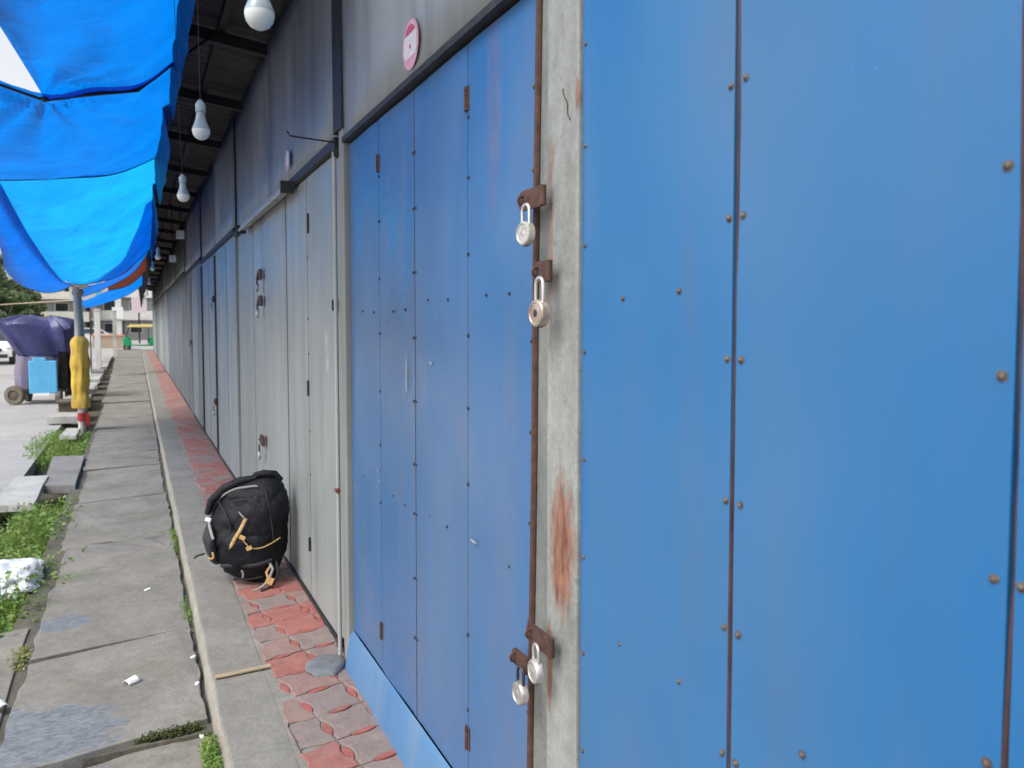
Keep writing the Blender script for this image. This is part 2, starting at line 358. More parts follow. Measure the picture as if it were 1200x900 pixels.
# ---------------------------------------------------------------- the setting
DW = .887
def grid_sheet(bm, x0, x1, y0, y1, nx, ny, zf):
    vs = [[bm.verts.new((x0 + (x1 - x0) * i / nx, y0 + (y1 - y0) * j / ny, zf(x0 + (x1 - x0) * i / nx, y0 + (y1 - y0) * j / ny))) for i in range(nx + 1)] for j in range(ny + 1)]
    for j in range(ny):
        for i in range(nx): bm.faces.new((vs[j][i], vs[j][i + 1], vs[j + 1][i + 1], vs[j + 1][i]))
bm = B(); grid_sheet(bm, -600, 600, -200, 1200, 20, 20, lambda x, y: -.30)
setp(obj('ground', bm, M['dirt']), kind='structure')
bm = B(); box(bm, -16, -1.22, -12, 115, -.28, -.14); box(bm, -1.22, 30, 60, 115, -.28, -.14)
setp(obj('road', bm, M['road']), kind='structure')
# footpath of big worn slabs, one structure mesh
bm = B()
js = [-2.2, -1.1, 0.0, 1.15, 2.3, 3.40, 4.51, 6.65, 8.35, 10.15, 11.3, 12.42, 14.05, 15.4, 16.8, 18.6, 20.3]
while js[-1] < 58: js.append(js[-1] + random.uniform(1.1, 1.9))
for i, (a, b) in enumerate(zip(js[:-1], js[1:])):
    rr = random.Random(i)
    z = -.06 + rr.uniform(-.012, .008); sk = .03; g = .009
    if i == 4: z = -.098
    if i == 5: z = -.055
    xl = -.53 - (.012 * max(0, a - 6)) + rr.uniform(-.025, .02); xr = .232 + rr.uniform(-.012, .006)
    yl0, yl1, yr0, yr1 = a - .13 * .75, b - .13 * .75, a + .02, b + .02
    n = 10
    poly = []
    for t in range(n + 1): poly.append((xl + (xr - xl) * t / n, yl0 + (yr0 - yl0) * t / n + g + rr.uniform(0, .007)))
    for t in range(1, 14): poly.append((xr + rr.uniform(-.012, .006), yr0 + (yr1 - yr0) * t / 14))
    for t in range(n + 1): poly.append((xr + (xl - xr) * t / n, yr1 + (yl1 - yr1) * t / n - g - rr.uniform(0, .007)))
    for t in range(1, 14): poly.append((xl + rr.uniform(-.014, .014), yl1 + (yl0 - yl1) * t / 14))
    vs = prism(bm, poly, z - .085, z)
    for v in vs: v.co.z += (v.co.y - a) * rr.uniform(-.004, .004) + (v.co.x * .012 if i % 3 else -v.co.x * .01)
setp(obj('footpath', bm, M['concrete'], bevel=.004), kind='structure')
bm = B(); box(bm, -.66, .262, 3.36, 56, -.25, -.080); box(bm, -.66, .262, -2.2, 3.355, -.25, -.125)
setp(obj('joint_soil', bm, M['soil']), kind='structure')
# kerb with paler rounded arris
bm = B()
ks = [-2.5, -1.2, .3, 1.9, 3.72]
while ks[-1] < 52: ks.append(ks[-1] + 1.9)
for i, (a, b) in enumerate(zip(ks[:-1], ks[1:])):
    rr = random.Random(50 + i); n = 12
    poly = [(.275 + rr.uniform(-.003, .003), a + (b - a) * t / n + (.003 if t == 0 else -.003 if t == n else 0)) for t in range(n + 1)]
    poly = [(.505, a + .003)] + poly + [(.505, b - .003)]
    prism(bm, poly, -.2, rr.uniform(-.002, .0))
setp(obj('kerb', bm, M['kerb'], bevel=.008), kind='structure')
bm = B()
pts = [(-2.5 + .25 * k) for k in range(218)]
rr = random.Random(3)
prev = None
for y in pts:
    w = .246 + rr.uniform(-.004, .004)
    ring = [bm.verts.new(c) for c in ((w, y, -.16), (w + .008, y, -.045), (w + .022, y, -.014), (w + .040, y, -.005))]
    if prev:
        for k in range(3): bm.faces.new((prev[k], prev[k + 1], ring[k + 1], ring[k]))
    prev = ring
setp(obj('kerb_edge', bm, M['arris'], smooth=50), kind='structure')
bm = B(); grid_sheet(bm, .49, .93, -2.5, 52, 8, 900, lambda x, y: .0015 + .004 * noise.noise(Vector((x * 6, y * 4, 0))))
for v in bm.verts:
    if v.co.x < .50: v.co.z = -.003
    elif v.co.x < .56: v.co.x += .03 * noise.noise(Vector((0, v.co.y * 9, 2))); v.co.z = .0 + .006 * noise.noise(Vector((v.co.x * 20, v.co.y * 14, 3)))
setp(obj('mortar_bed', bm, M['kerb'], smooth=60), kind='structure')
# interlocking pavers: scalloped squares with lens pieces set between them
bm = B(); pa, pr, rr = .215, .575, random.Random(21); ph_ = math.sqrt(pr * pr - .25)
CA, SA = math.cos(R(11)), math.sin(R(11))
def pxy(u, v):
    x, y = (u * CA - v * SA) * pa, (u * SA + v * CA) * pa
    return (x + .9 + .018 * noise.noise(Vector((x * 3, y * 3, 1))), y + .018 * noise.noise(Vector((x * 3, y * 3, 7))))
def arc(cx, cy, a0, a1, n=7): return [(cx + pr * math.cos(a0 + (a1 - a0) * k / n), cy + pr * math.sin(a0 + (a1 - a0) * k / n)) for k in range(n + 1)]
al = math.asin(ph_ / pr)
def place(poly, cu, cv, mi, shrink):
    P = [(cu + (u - cu) * shrink, cv + (v - cv) * shrink) for u, v in poly]
    W_ = [pxy(u, v) for u, v in P]
    if mi < 3 and max(w[0] for w in W_) > .585: W_ = [(max(w[0], .515 + .03 * noise.noise(Vector((0, w[1] * 8, 4)))), w[1]) for w in W_]
    if min(w[0] for w in W_) < (.525 if mi == 3 else .488) or min(w[0] for w in W_) > .90 or W_[0][1] > 51.8 or W_[0][1] < -2.3: return
    cx, cy = sum(w[0] for w in W_) / len(W_), sum(w[1] for w in W_) / len(W_)
    zt = .0085 + rr.uniform(-.002, .0025); tx, ty = rr.uniform(-.012, .012), rr.uniform(-.012, .012)
    lo = [bm.verts.new((x, y, -.01)) for x, y in W_]
    mid = [bm.verts.new((x, y, zt - .003 + (x - cx) * tx + (y - cy) * ty)) for x, y in W_]
    q = 1 - .005 / (pa * .4)
    top = [bm.verts.new((cx + (x - cx) * q, cy + (y - cy) * q, zt + (x - cx) * tx + (y - cy) * ty)) for x, y in W_]
    n = len(W_); fs = []
    for A_, B_ in ((lo, mid), (mid, top)):
        for k in range(n): fs.append(bm.faces.new((A_[k], A_[(k + 1) % n], B_[(k + 1) % n], B_[k])))
    fs.append(bm.faces.new(top))
    for f in fs: f.material_index = mi
jmax = int(54 / pa) + 4
for cj in range(-14, jmax):
    c0 = int(round(cj * math.tan(R(11))))
    for ci in range(c0 - 5, c0 + 5):
        sq = [(ci + .5, cj - .5)] + arc(ci + 1, cj, math.pi + al, math.pi - al) + [(ci + .5, cj + .5)] + arc(ci, cj + 1, -math.pi / 2 + al, -math.pi / 2 - al) \
            + [(ci - .5, cj + .5)] + arc(ci - 1, cj, al, -al) + [(ci - .5, cj - .5)] + arc(ci, cj - 1, math.pi / 2 + al, math.pi / 2 - al)
        place(sq, ci, cj, rr.choice((0, 0, 1, 1, 1, 2)), .965)
        place(arc(ci, cj, -al, al) + arc(ci + 1, cj, math.pi - al, math.pi + al)[1:-1], ci + .5, cj, 3, .90)
        place(arc(ci, cj, math.pi / 2 - al, math.pi / 2 + al) + arc(ci, cj + 1, -math.pi / 2 - al, -math.pi / 2 + al)[1:-1], ci, cj + .5, 3, .90)
setp(obj('paved_strip', bm, [M['paver_red'], M['paver_pink'], M['paver_grey'], M['paver_lens']]), kind='structure')

# ---------------------------------------------------------------- the shop row
bld = thing('market_building', 'long low row of closed market shops with dark corrugated eave over the footpath', 'building', (2.5, 20, 0))
bm = B(); box(bm, .925, 4.2, -2.6, 52, -.2, 3.58)
obj('wall', bm, M['gapdark'], bld)  # wall coloured near-black so door gaps read dark, in place of real shade
rz = lambda x: 3.66 + (.9 - x) * .12
bm = B(); y = 2.9; prev = None; k = 0
while y < 52.4:
    zz = (.018 if k % 4 in (1, 2) else 0)
    ring = [bm.verts.new((x, y, rz(x) + zz)) for x in (.10, 1.3, 4.3)]
    if prev:
        for q in range(2): bm.faces.new((prev[q], prev[q + 1], ring[q + 1], ring[q]))
    prev = ring; k += 1; y += .045 if k % 2 else .03
rf = obj('roof', bm, M['roof'], bld)
sol = rf.modifiers.new('t', 'SOLIDIFY'); sol.thickness = .003
for y in [3.3, 4.5, 5.75, 7.3, 9.0, 10.8, 12.6, 14.4, 16.2, 18.0, 20, 22, 24, 26, 28.5, 31, 34, 37, 40, 44, 48]:
    bm = B(); box(bm, .13, .92, y, y + .05, 3.52, 3.60, ROTY(R(6.8)), (.9, y, 3.6)); obj('rafter', bm, M['darkmetal'], rf)
for x in (.16, .55):
    bm = B(); box(bm, x, x + .045, 2.9, 52, rz(x) - .062, rz(x) - .012); obj('purlin', bm, M['darkmetal'], rf)

def bolt_mesh():
    bm = B(); lathe(bm, [(0, .0065), (.0035, .006), (.0052, .0042), (.0056, .0016), (.0085, .0012), (.0088, 0)], seg=10, M=ROTY(R(-90)))
    return bm
_b = obj('bolt', bolt_mesh(), M['bolt'], smooth=40); BM_ = _b.data; bpy.data.objects.remove(_b)
BM_dark = BM_.copy(); BM_dark.materials.clear(); BM_dark.materials.append(M['bolt_dark'])
def add_bolt(par, y, z, x=DW, s=1, dark=False):
    s *= .68
    o = bpy.data.objects.new('bolt', BM_dark if dark or y > 1.7 else BM_); C.objects.link(o); o.parent = par
    o.location = Vector((x, y, z)) - wloc(par); o.scale = (s, s * random.uniform(.85, 1.15), s); o.rotation_euler = (random.uniform(0, 3), 0, 0)
    return o
def panel(par, y0, y1, z0, z1, mat, skew=(0, 0), x=DW, th=.025, dent=.004, name='door_panel'):
    """thin sheet door leaf with gentle dents; skew shifts the top corners in y"""
    bm = B(); nx, nzv = 8, 22
    def pt(u, w, xx): return (xx, y0 + (y1 - y0) * u + (skew[0] * (1 - u) + skew[1] * u) * w, z0 + (z1 - z0) * w)
    g = []
    for j in range(nzv + 1):
        row = []
        for i in range(nx + 1):
            u, w = i / nx, j / nzv; c = pt(u, w, x)
            e = min(u, 1 - u, .15) / .15
            d = noise.noise(Vector((c[1] * 2.1, c[2] * 1.1, y0))) * dent * e
            row.append(bm.verts.new((x + d, c[1], c[2])))
        g.append(row)
    for j in range(nzv):
        for i in range(nx): bm.faces.new((g[j][i], g[j][i + 1], g[j + 1][i + 1], g[j + 1][i]))
    # folded-back edges
    rim = [g[0][i] for i in range(nx + 1)] + [g[j][nx] for j in range(1, nzv + 1)] + [g[nzv][i] for i in range(nx - 1, -1, -1)] + [g[j][0] for j in range(nzv - 1, 0, -1)]
    back = [bm.verts.new((x + th, v.co.y, v.co.z)) for v in rim]; n = len(rim)
    for i in range(n): bm.faces.new((rim[i], rim[(i + 1) % n], back[(i + 1) % n], back[i]))
    bm.faces.new(back)
    return obj(name, bm, mat, par, smooth=35)
def hinge(par, y, z, h=.07, mat='rust'):
    bm = B()
    for k in range(5): lathe(bm, [(0, 0), (.006, 0), (.0065, .002), (.0065, h / 5 - .003), (.006, h / 5 - .001), (0, h / 5 - .001)], (DW - .004, y, z - h / 2 + k * h / 5), 10)
    box(bm, DW - .003, DW, y - .016, y + .016, z - h / 2, z + h / 2)
    return obj('hinge', bm, M[mat], par, smooth=40)
def sheet(par, name, y0, y1, z0, z1, x, mat, th=.012, rip=.003):
    bm = B(); n = max(2, int((y1 - y0) / .25)); m_ = 6; g = []
    for j in range(m_ + 1):
        g.append([bm.verts.new((x + noise.noise(Vector(((y0 + (y1 - y0) * i / n) * 1.7, j * .7, z0 + x))) * rip, y0 + (y1 - y0) * i / n, z0 + (z1 - z0) * j / m_)) for i in range(n + 1)])
    for j in range(m_):
        for i in range(n): bm.faces.new((g[j][i], g[j][i + 1], g[j + 1][i + 1], g[j + 1][i]))
    o = obj(name, bm, mat, par, smooth=35)
    s = o.modifiers.new('t', 'SOLIDIFY'); s.thickness = th; s.offset = 0
    return o

GR = 'closed shop fronts along the row'
Z0, Z1 = .175, 2.44
zs = [.885, 1.105, 1.325, 1.564, 1.797, 2.012, 2.23, .66, .43]
# -- nearest blue shop
sa = thing('shop_front', 'plain bright blue sheet metal shop front nearest the viewer, right of the locked post', 'shop front', (DW, .2, 0), 0, GR)
edges = [(-.86, -.395), (-.385, .065), (.074, .519), (.529, .971), (.981, 1.464)]
for i, (a, b) in enumerate(edges):
    pn = panel(sa, a, b, Z0, Z1, M['blue'], skew=((0, 0), (0, 0), (0, 0), (-.003, .006), (.008, .0))[i], dent=.003)
    if i < 4:
        for z in zs: add_bolt(pn, b - .011 + random.uniform(-.002, .002) + (.003 * (z - 1)), z + random.uniform(-.003, .003), s=1.15)
    for z in zs:
        if i > 0: add_bolt(pn, a + .013 + random.uniform(-.002, .002), z + random.uniform(-.003, .003), s=1.15)
        if i == 4: add_bolt(pn, b - .013, z - .005, s=1)
    for y, z in ((1.304, 1.672), (1.125, 1.68), (1.307, .956), (1.112, .96), (.82, .972)):
        if a < y < b: add_bolt(pn, y, z)
for y in (.524, .9765, .0695):
    bm = B(); tube(bm, [(DW + .004 + .002 * math.sin(k), y + .0045 * math.sin(k * .8 + y * 9) + (.004 if y > .9 else .001) * (k / 14), Z0 + (Z1 - Z0) * k / 14) for k in range(15)], .0046, 6)
    obj('edge_strip', bm, M['rubber_strip'], sa)
bm = B(); box(bm, DW - .022, DW + .03, -.9, 1.45, 2.45, 2.50); obj('lintel', bm, M['darkmetal'], sa)
sheet(sa, 'fascia_panel', -.9, 1.50, 2.51, 3.58, DW - .012, M['fascia'])
bm = B(); box(bm, DW - .02, DW + .03, -.9, 1.44, -.03, .165); obj('plinth', bm, M['sky_plinth'], sa)
# -- post between the two blue shops
PX = .877
po = thing('door_post', 'weathered grey steel post with rust stain between the two blue shop fronts', 'post', (PX, 1.52, 0))
bm = B(); box(bm, PX, .925, 1.466, 1.606, -.05, 2.62); obj('post_box', bm, M['post_rusty'], po, bevel=.004)
bm = B(); jv = box(bm, PX + .010, .922, 1.616, 1.708, -.05, 2.44)
for v in jv:
    if v.co.y > 1.65 and v.co.z > 1: v.co.y = 1.664
obj('jamb', bm, M['jamb'], po, bevel=.003)
bm = B(); tube(bm, [(PX - .0015, 1.530 + .004 * math.sin(t * .9) - .0028 * t + .001 * (t % 2), 2.15 - .007 * t) for t in range(12)], .0013, 6); obj('scratch', bm, M['darkmetal'], po)
# -- second blue shop
sb = thing('shop_front', 'dusty blue folding door shop front with four padlocks, between the rusty post and grey shop', 'shop front', (DW, 2.6, 0), 0, GR)
pans = [(1.712, 2.122, (-.04, -.012)), (2.126, 2.603, (-.012, -.012)), (2.611, 3.042, (-.014, -.01)), (3.046, 3.505, (-.01, 0))]
P_ = []
for i, (a, b, sk) in enumerate(pans):
    P_.append(panel(sb, a, b, .185, 2.435, M['blue_dirty'], skew=sk, dent=.007))
for z in (2.226, 2.051, 1.827, 1.587, 1.369, 1.139, .675, .439): add_bolt(P_[0], 2.112 + (1.5 - z) * .01, z, DW - .001, 1.1)
for z in (2.219, 2.026, 1.803, 1.572, 1.345, 1.118, .938, .7, .48): add_bolt(P_[2], 2.617 - (z - 1) * .01, z, DW - .001, 1.1); add_bolt(P_[1], 2.592 - (z - 1) * .01, z, DW - .001, .8)
for z in (2.211, 2.032, 1.802, 1.582, 1.347, 1.126, .888): add_bolt(P_[3], 3.053 - .01 * z, z, DW - .001, 1.1)
for y, z in ((3.3, 1.676), (3.126, 1.67), (3.3, .95), (3.13, .95)): add_bolt(P_[3], y, z)
for y, z in ((2.854, 1.669), (2.708, 1.673), (2.874, .95), (2.725, .945)): add_bolt(P_[2], y, z)
for y, z in ((2.46, 1.701), (2.278, 1.698), (2.294, .967), (2.45, .967)): add_bolt(P_[1], y, z)
for y, z in ((1.981, 1.702), (1.832, 1.701), (1.832, .969)): add_bolt(P_[0], y, z)
for z in (2.2, 2.0, 1.578, 1.348, 1.115, .86, .62): add_bolt(P_[0], 1.727 - .017 * (z - .2), z, DW - .001, .9)
hinge(P_[0], 2.116, 2.28); hinge(P_[0], 2.126, .35); hinge(P_[3], 3.040, 2.265); hinge(P_[3], 3.046, .35)
bm = B(); tube(bm, [(DW + .003, 2.607 - .013 * k / 10, .19 + 2.24 * k / 10) for k in range(11)], .0045, 6); obj('edge_strip', bm, M['rubber_strip'], sb)
bm = B(); tube(bm, [(DW - .004, 1.706 - .049 * k / 10 + .002 * math.sin(k), .185 + 2.25 * k / 10) for k in range(11)], .0095, 8); obj('edge_angle', bm, M['rust'], sb)
bm = B(); box(bm, DW - .03, DW + .03, 1.45, 3.52, 2.445, 2.468); obj('lintel', bm, M['darkmetal'], sb)
sheet(sb, 'fascia_panel', 1.50, 3.50, 2.47, 3.6, DW - .02, M['fascia'], rip=.006)
bm = B()
g0 = []
for k in range(25):
    y = 1.72 + (3.51 - 1.72) * k / 24; o_ = .05 + .008 * noise.noise(Vector((y * 5, 0, 0)))
    g0.append([bm.verts.new(c) for c in ((DW - .004, y, .182), (DW - .022, y, .16), (DW - o_, y, -.02))])
for a, b in zip(g0[:-1], g0[1:]):
    for q in range(2): bm.faces.new((a[q], a[q + 1], b[q + 1], b[q]))
obj('plinth', bm, M['sky_plinth'], sb, smooth=60)
# paint scuffs: small bare chips and the long white scratch
for (y, z, w, h) in ((2.68, 1.43, .012, .15), (3.06, 1.02, .016, .012), (3.04, .98, .015, .01), (2.42, 1.49, .03, .01), (2.06, .98, .05, .008), (3.43, .88, .014, .012)):
    bm = B(); vs = [bm.verts.new((DW - .0085, y + w / 2 * math.cos(t * math.pi / 4) * random.uniform(.7, 1.1), z + h / 2 * math.sin(t * math.pi / 4) * random.uniform(.8, 1.1))) for t in range(8)]; bm.faces.new(vs)
    obj('paint_chip', bm, M['steel_white'], sb)

# -- post between blue and grey shops with white pipe and rod
p1 = thing('door_post', 'slim grey post with white drain pipe and hook rod, between blue and grey shops', 'post', (.85, 3.6, 0))
bm = B(); box(bm, .862, .92, 3.515, 3.60, -.03, 2.55); obj('post_box', bm, M['post'], p1, bevel=.004)
bm = B(); tube(bm, [(.846, 3.62, -.02), (.847, 3.625, 1.2), (.846, 3.625, 2.42)], .010, 12); obj('pipe', bm, M['pipe'], p1, smooth=50)
bm = B(); box(bm, .85, .92, 3.50, 3.66, 2.51, 3.6); obj('upper_post', bm, M['darkmetal'], p1)  # post top coloured near-black; the shadow there is put into its colour
bm = B(); tube(bm, [(.86, 3.60, 2.46), (.64, 3.58, 2.465), (.625, 3.578, 2.485)], .004, 8); obj('hook_rod', bm, M['darkmetal'], p1)
bm = B(); box(bm, .84, .87, 3.60, 3.66, 2.40, 2.44); obj('bracket', bm, M['darkmetal'], p1)
bm = B(); box(bm, .838, .868, 3.625, 3.66, .06, .10); obj('bottom_clamp', bm, M['rust'], p1)
bm = B(); tube(bm, [(.842, 3.60, .83), (.842, 3.64, .83)], .012, 8); obj('pipe_clamp', bm, M['rust_orange'], p1)

def grey_shop(y0, y1, label, mat, cuts, fmat, z1a=2.45, z1b=2.50, bot=.03, seam_w=.009, gapmat='darkmetal'):
    t = thing('shop_front', label, 'shop front', (DW, (y0 + y1) / 2, 0), 0, GR)
    ys = [y0] + cuts + [y1]; out = []
    for i, (a, b) in enumerate(zip(ys[:-1], ys[1:])):
        mm = mat[i % len(mat)] if isinstance(mat, list) else mat
        pn = panel(t, a + seam_w, b - seam_w, bot, z1a, M[mm], x=DW + random.uniform(-.003, .003), dent=.006); out.append(pn)
    bm = B(); box(bm, DW - .03, DW + .03, y0, y1, z1a + .006, z1b); obj('lintel', bm, M['darkmetal'], t)
    bm = B(); box(bm, DW - .012, DW + .02, y0, y1, -.02, bot - .008); obj('threshold', bm, M['darkmetal'], t)
    n = max(1, int((y1 - y0) / 1.9))
    for k in range(n):
        a = y0 + (y1 - y0) * k / n; b = y0 + (y1 - y0) * (k + 1) / n
        sheet(t, 'fascia_panel', a + .008, b - .008, z1b + .004, 3.6, DW - .008 + .012 * (k % 2), M[fmat], rip=.008)
    return t, out
def mullion(par, y, w, mat, x=DW - .02, z1=2.46):
    bm = B(); box(bm, x, DW + .02, y - w / 2, y + w / 2, -.02, z1); return obj('frame_post', bm, M[mat], par)
sc, pc = grey_shop(3.66, 7.82, 'wide pale grey shop front directly behind the black backpack', 'grey_door', [4.50, 5.17, 6.13, 6.75, 7.25], 'fascia_dark')
hinge(pc[0], 4.44, 2.19, .11, 'darkmetal'); hinge(pc[0], 4.50, 1.25, .09, 'darkmetal'); hinge(pc[0], 4.52, .33, .08, 'darkmetal')
for z in (2.0, 1.65, 1.45, 1.0, .75): add_bolt(pc[0], 4.48, z, s=1.2)
bm = B()
for s in ((3.755, 3.80, 1.735, 1.742), (3.755, 3.80, 1.685, 1.692), (3.755, 3.762, 1.692, 1.735), (3.793, 3.80, 1.692, 1.735)): box(bm, DW - .02, DW, *s)
obj('latch_ring', bm, M['darkmetal'], pc[0])
sdd, pd = grey_shop(7.90, 12.2, 'blue-grey shop front split by a maroon strip, second grey bay past the backpack', ['pale_door', 'pale_door', 'pale_door', 'pale_door'], [8.9, 10.12, 11.2], 'fascia_dark', z1a=2.50, z1b=2.55)
mullion(sdd, 7.86, .07, 'post'); mullion(sdd, 10.12, .09, 'rubber_strip'); mullion(sdd, 12.26, .12, 'darkmetal')
se, pe = grey_shop(12.34, 16.6, 'green-grey shop front, third bay past the backpack, dark at its top', ['green_door', 'pale_door', 'green_door', 'slate_door'], [13.4, 14.6, 15.4], 'fascia_dark', z1a=2.56, z1b=2.61)
mullion(se, 14.9, .12, 'post')
sf, pf = grey_shop(16.7, 26.5, 'dark slate coloured shop front far along the row', ['slate_door'], [18, 19.5, 21, 22.5, 24.4], 'fascia_dark', z1a=2.62, z1b=2.67)
sg, pg = grey_shop(26.6, 38.5, 'light blue-grey shop front beyond the dark slate one', ['pale_door', 'pale_door', 'green_door'], [28.4, 30.4, 32, 34, 36.2], 'fascia_dark', z1a=2.66, z1b=2.72)
sh, ph = grey_shop(38.6, 51.9, 'farthest shop front at the end of the row', ['green_door', 'slate_door', 'pale_door'], [41, 44, 48], 'fascia_dark', z1a=2.7, z1b=2.75)

# -- hasps
def hasp(par, y0, y1, z, h=.046, x=DW - .012, th=.006, mat='rust'):
    """rounded rusty tongue from y1 (fixed end, near post) to y0 (rounded eye end), with knuckle"""
    bm = B(); r = h / 2; s = 1 if y0 > y1 else -1; poly = [(y1, -r), (y1, r)]
    for k in range(9):
        a = math.pi / 2 - math.pi * k / 8; poly.append((y0 - s * r + s * r * math.cos(a), r * math.sin(a)))
    A = [bm.verts.new((x, y, z + q)) for y, q in poly]; D_ = [bm.verts.new((x - th, y, z + q)) for y, q in poly]
    bm.faces.new(A); bm.faces.new(D_[::-1]); n = len(poly)
    for i in range(n): bm.faces.new((A[i], A[(i + 1) % n], D_[(i + 1) % n], D_[i]))
    tube(bm, [(x - .004, y1 + .002, z - r * .95), (x - .004, y1 + .002, z + r * .95)], .0085, 10)
    # staple loop poking through
    ys = y0 - s * r * 1.1
    tube(bm, [(x + .008, ys, z + .010)] + [(x - .010 - .010 * math.sin(a), ys, z + .010 * math.cos(a)) for a in [k * math.pi / 6 for k in range(7)]] + [(x + .008, ys, z - .010)], .0035, 8)
    return obj('hasp', bm, M[mat], par, smooth=40)
hx = .853
hasp(sb, 1.700, 1.575, 1.918, .048, hx); hasp(sb, 1.625, 1.545, 1.742, .050, hx)
hasp(sb, 1.655, 1.530, .868, .048, hx); hasp(sb, 1.738, 1.655, .775, .042, hx)
# -- padlocks: round thick body, face toward the path, U shackle
def padlock(y, z, label, body_mat, sh_mat, r=.030, x=.828, turn=0.0, sh_h=.046, th=.020, hang=0.0):
    t = thing('padlock', label, 'padlock', (x, y, z), turn, 'round padlocks on the shop doors')
    bm = B(); lathe(bm, [(0, -th / 2), (r * .86, -th / 2), (r, -th / 2 + .003), (r, th / 2 - .003), (r * .93, th / 2), (r * .80, th / 2 + .0012), (r * .74, th / 2 - .0008), (0, th / 2)], seg=28, M=ROTY(R(-90)))
    obj('lock_body', bm, M[body_mat], t, smooth=35, local=True)
    bm = B(); w = r * .5; pts = [(0, -w, r * .7)]
    pts += [(0, -w * math.cos(a), r + sh_h - w + w * math.sin(a)) for a in [k * math.pi / 8 for k in range(9)]] + [(0, w, r * .7)]
    tube(bm, pts, r * .135, 10); obj('shackle', bm, M[sh_mat], t, smooth=60, local=True)
    bm = B(); lathe(bm, [(0, th / 2 + .0002), (r * .25, th / 2 + .0004), (r * .3, th / 2 - .0004)], seg=16, M=ROTY(R(-90))); obj('stamped_ring', bm, M['shackle_dark'] if body_mat == 'brass_worn' else M['steel'], t, smooth=60, local=True)
    bm = B(); box(bm, -th * .2, th * .2, -.006, .006, -r - .0015, -r + .001); obj('keyhole_plate', bm, M['shackle_dark'], t, local=True)
    t.rotation_euler = (hang, 0, turn)
    return t
padlock(1.622, 1.833, 'pale round padlock, topmost of the four on the blue doors', 'steel_white', 'shackle', .0285, turn=R(8), sh_h=.040)
padlock(1.553, 1.645, 'brownish round padlock with thick rim, just below the topmost padlock', 'brass_worn', 'shackle', .0315, turn=R(3), sh_h=.050, th=.024)
padlock(1.567, .803, 'round silver padlock hanging against the grey jamb, higher of the bottom pair', 'steel_white', 'shackle', .0285, turn=R(-3), sh_h=.036)
padlock(1.648, .715, 'round silver padlock hanging on the blue door edge, lower of the bottom pair', 'steel', 'shackle_dark', .0285, turn=R(2), sh_h=.036)
def small_lock(y, z, label, hz=.05, bmat='steel_white'):
    t = padlock(y, z, label, bmat, 'shackle_dark', .034, x=.84, sh_h=.045)
    return t
for par, y, z in ((sc, 6.20, 2.0), (sc, 6.20, 1.80), (sc, 6.22, .72), (sdd, 10.2, 1.93), (sdd, 10.2, .66), (se, 14.75, 1.30)):
    hasp(par, y + .05, y - .11, z, .08, .862, .012, 'rust')
small_lock(6.20, 1.905, 'small dark padlock, upper one on the wide pale grey shop', bmat='brass_worn')
small_lock(6.20, 1.705, 'small padlock with bright face, middle one on the wide pale grey shop')
small_lock(6.22, .60, 'small pale padlock just above the black backpack')
small_lock(10.2, 1.80, 'small white padlock, upper one beside the maroon strip')
small_lock(10.2, .52, 'small white padlock, lower one beside the maroon strip')
small_lock(14.75, 1.18, 'small dull padlock on the green-grey shop far along the row', bmat='steel')

# -- stickers on the fascia: round, pink and white with small red top
def sticker(y, z, r, x, label, faded=False):
    t = thing('sticker', label, 'sticker', (x, y, z))
    def disc(r0, th0, th1, x_, mat, nm, zc=0, n=24, ry=1):
        bm = B(); vs = [bm.verts.new((x_, r0 * ry * math.cos(a), zc + r0 * math.sin(a))) for a in [th0 + (th1 - th0) * k / n for k in range(n + (0 if abs(th1 - th0 - 2 * math.pi) < .01 else 1))]]
        bm.faces.new(vs); return obj(nm, bm, M[mat], t, local=True)
    disc(r, 0, 2 * math.pi, 0, 'sticker_pink', 'backing')
    disc(r * .84, R(-38), R(218), -.0012, 'sticker_white', 'face')
    if not faded:
        disc(r * .8, R(35), R(145), -.0024, 'sticker_red', 'top_print')
        disc(r * .09, 0, 2 * math.pi, -.0024, 'sticker_red', 'centre_mark', -.006)
sticker(2.52, 2.56, .082, DW - .037, 'round pink and white sticker with red top on the grey fascia')
sticker(4.87, 2.62, .062, DW - .036, 'small faded pink sticker on the dark fascia above the grey shop', True)

# -- fluorescent batten under the lintel of the grey shop
t = thing('tube_light', 'long pale tube light batten mounted under the grey shop lintel', 'tube light', (.83, 5.9, 2.44))
bm = B(); box(bm, .815, .86, 4.75, 7.0, 2.425, 2.465); obj('housing', bm, M['fascia'], t, bevel=.004)
bm = B(); tube(bm, [(.805, 4.80, 2.42), (.805, 6.95, 2.42)], .012, 12); obj('tube', bm, M['fascia'], t, smooth=50)
for y in (4.74, 7.0):
    bm = B(); box(bm, .785, .865, y - .015, y + .015, 2.40, 2.47); obj('end_cap', bm, M['darkmetal'], t)

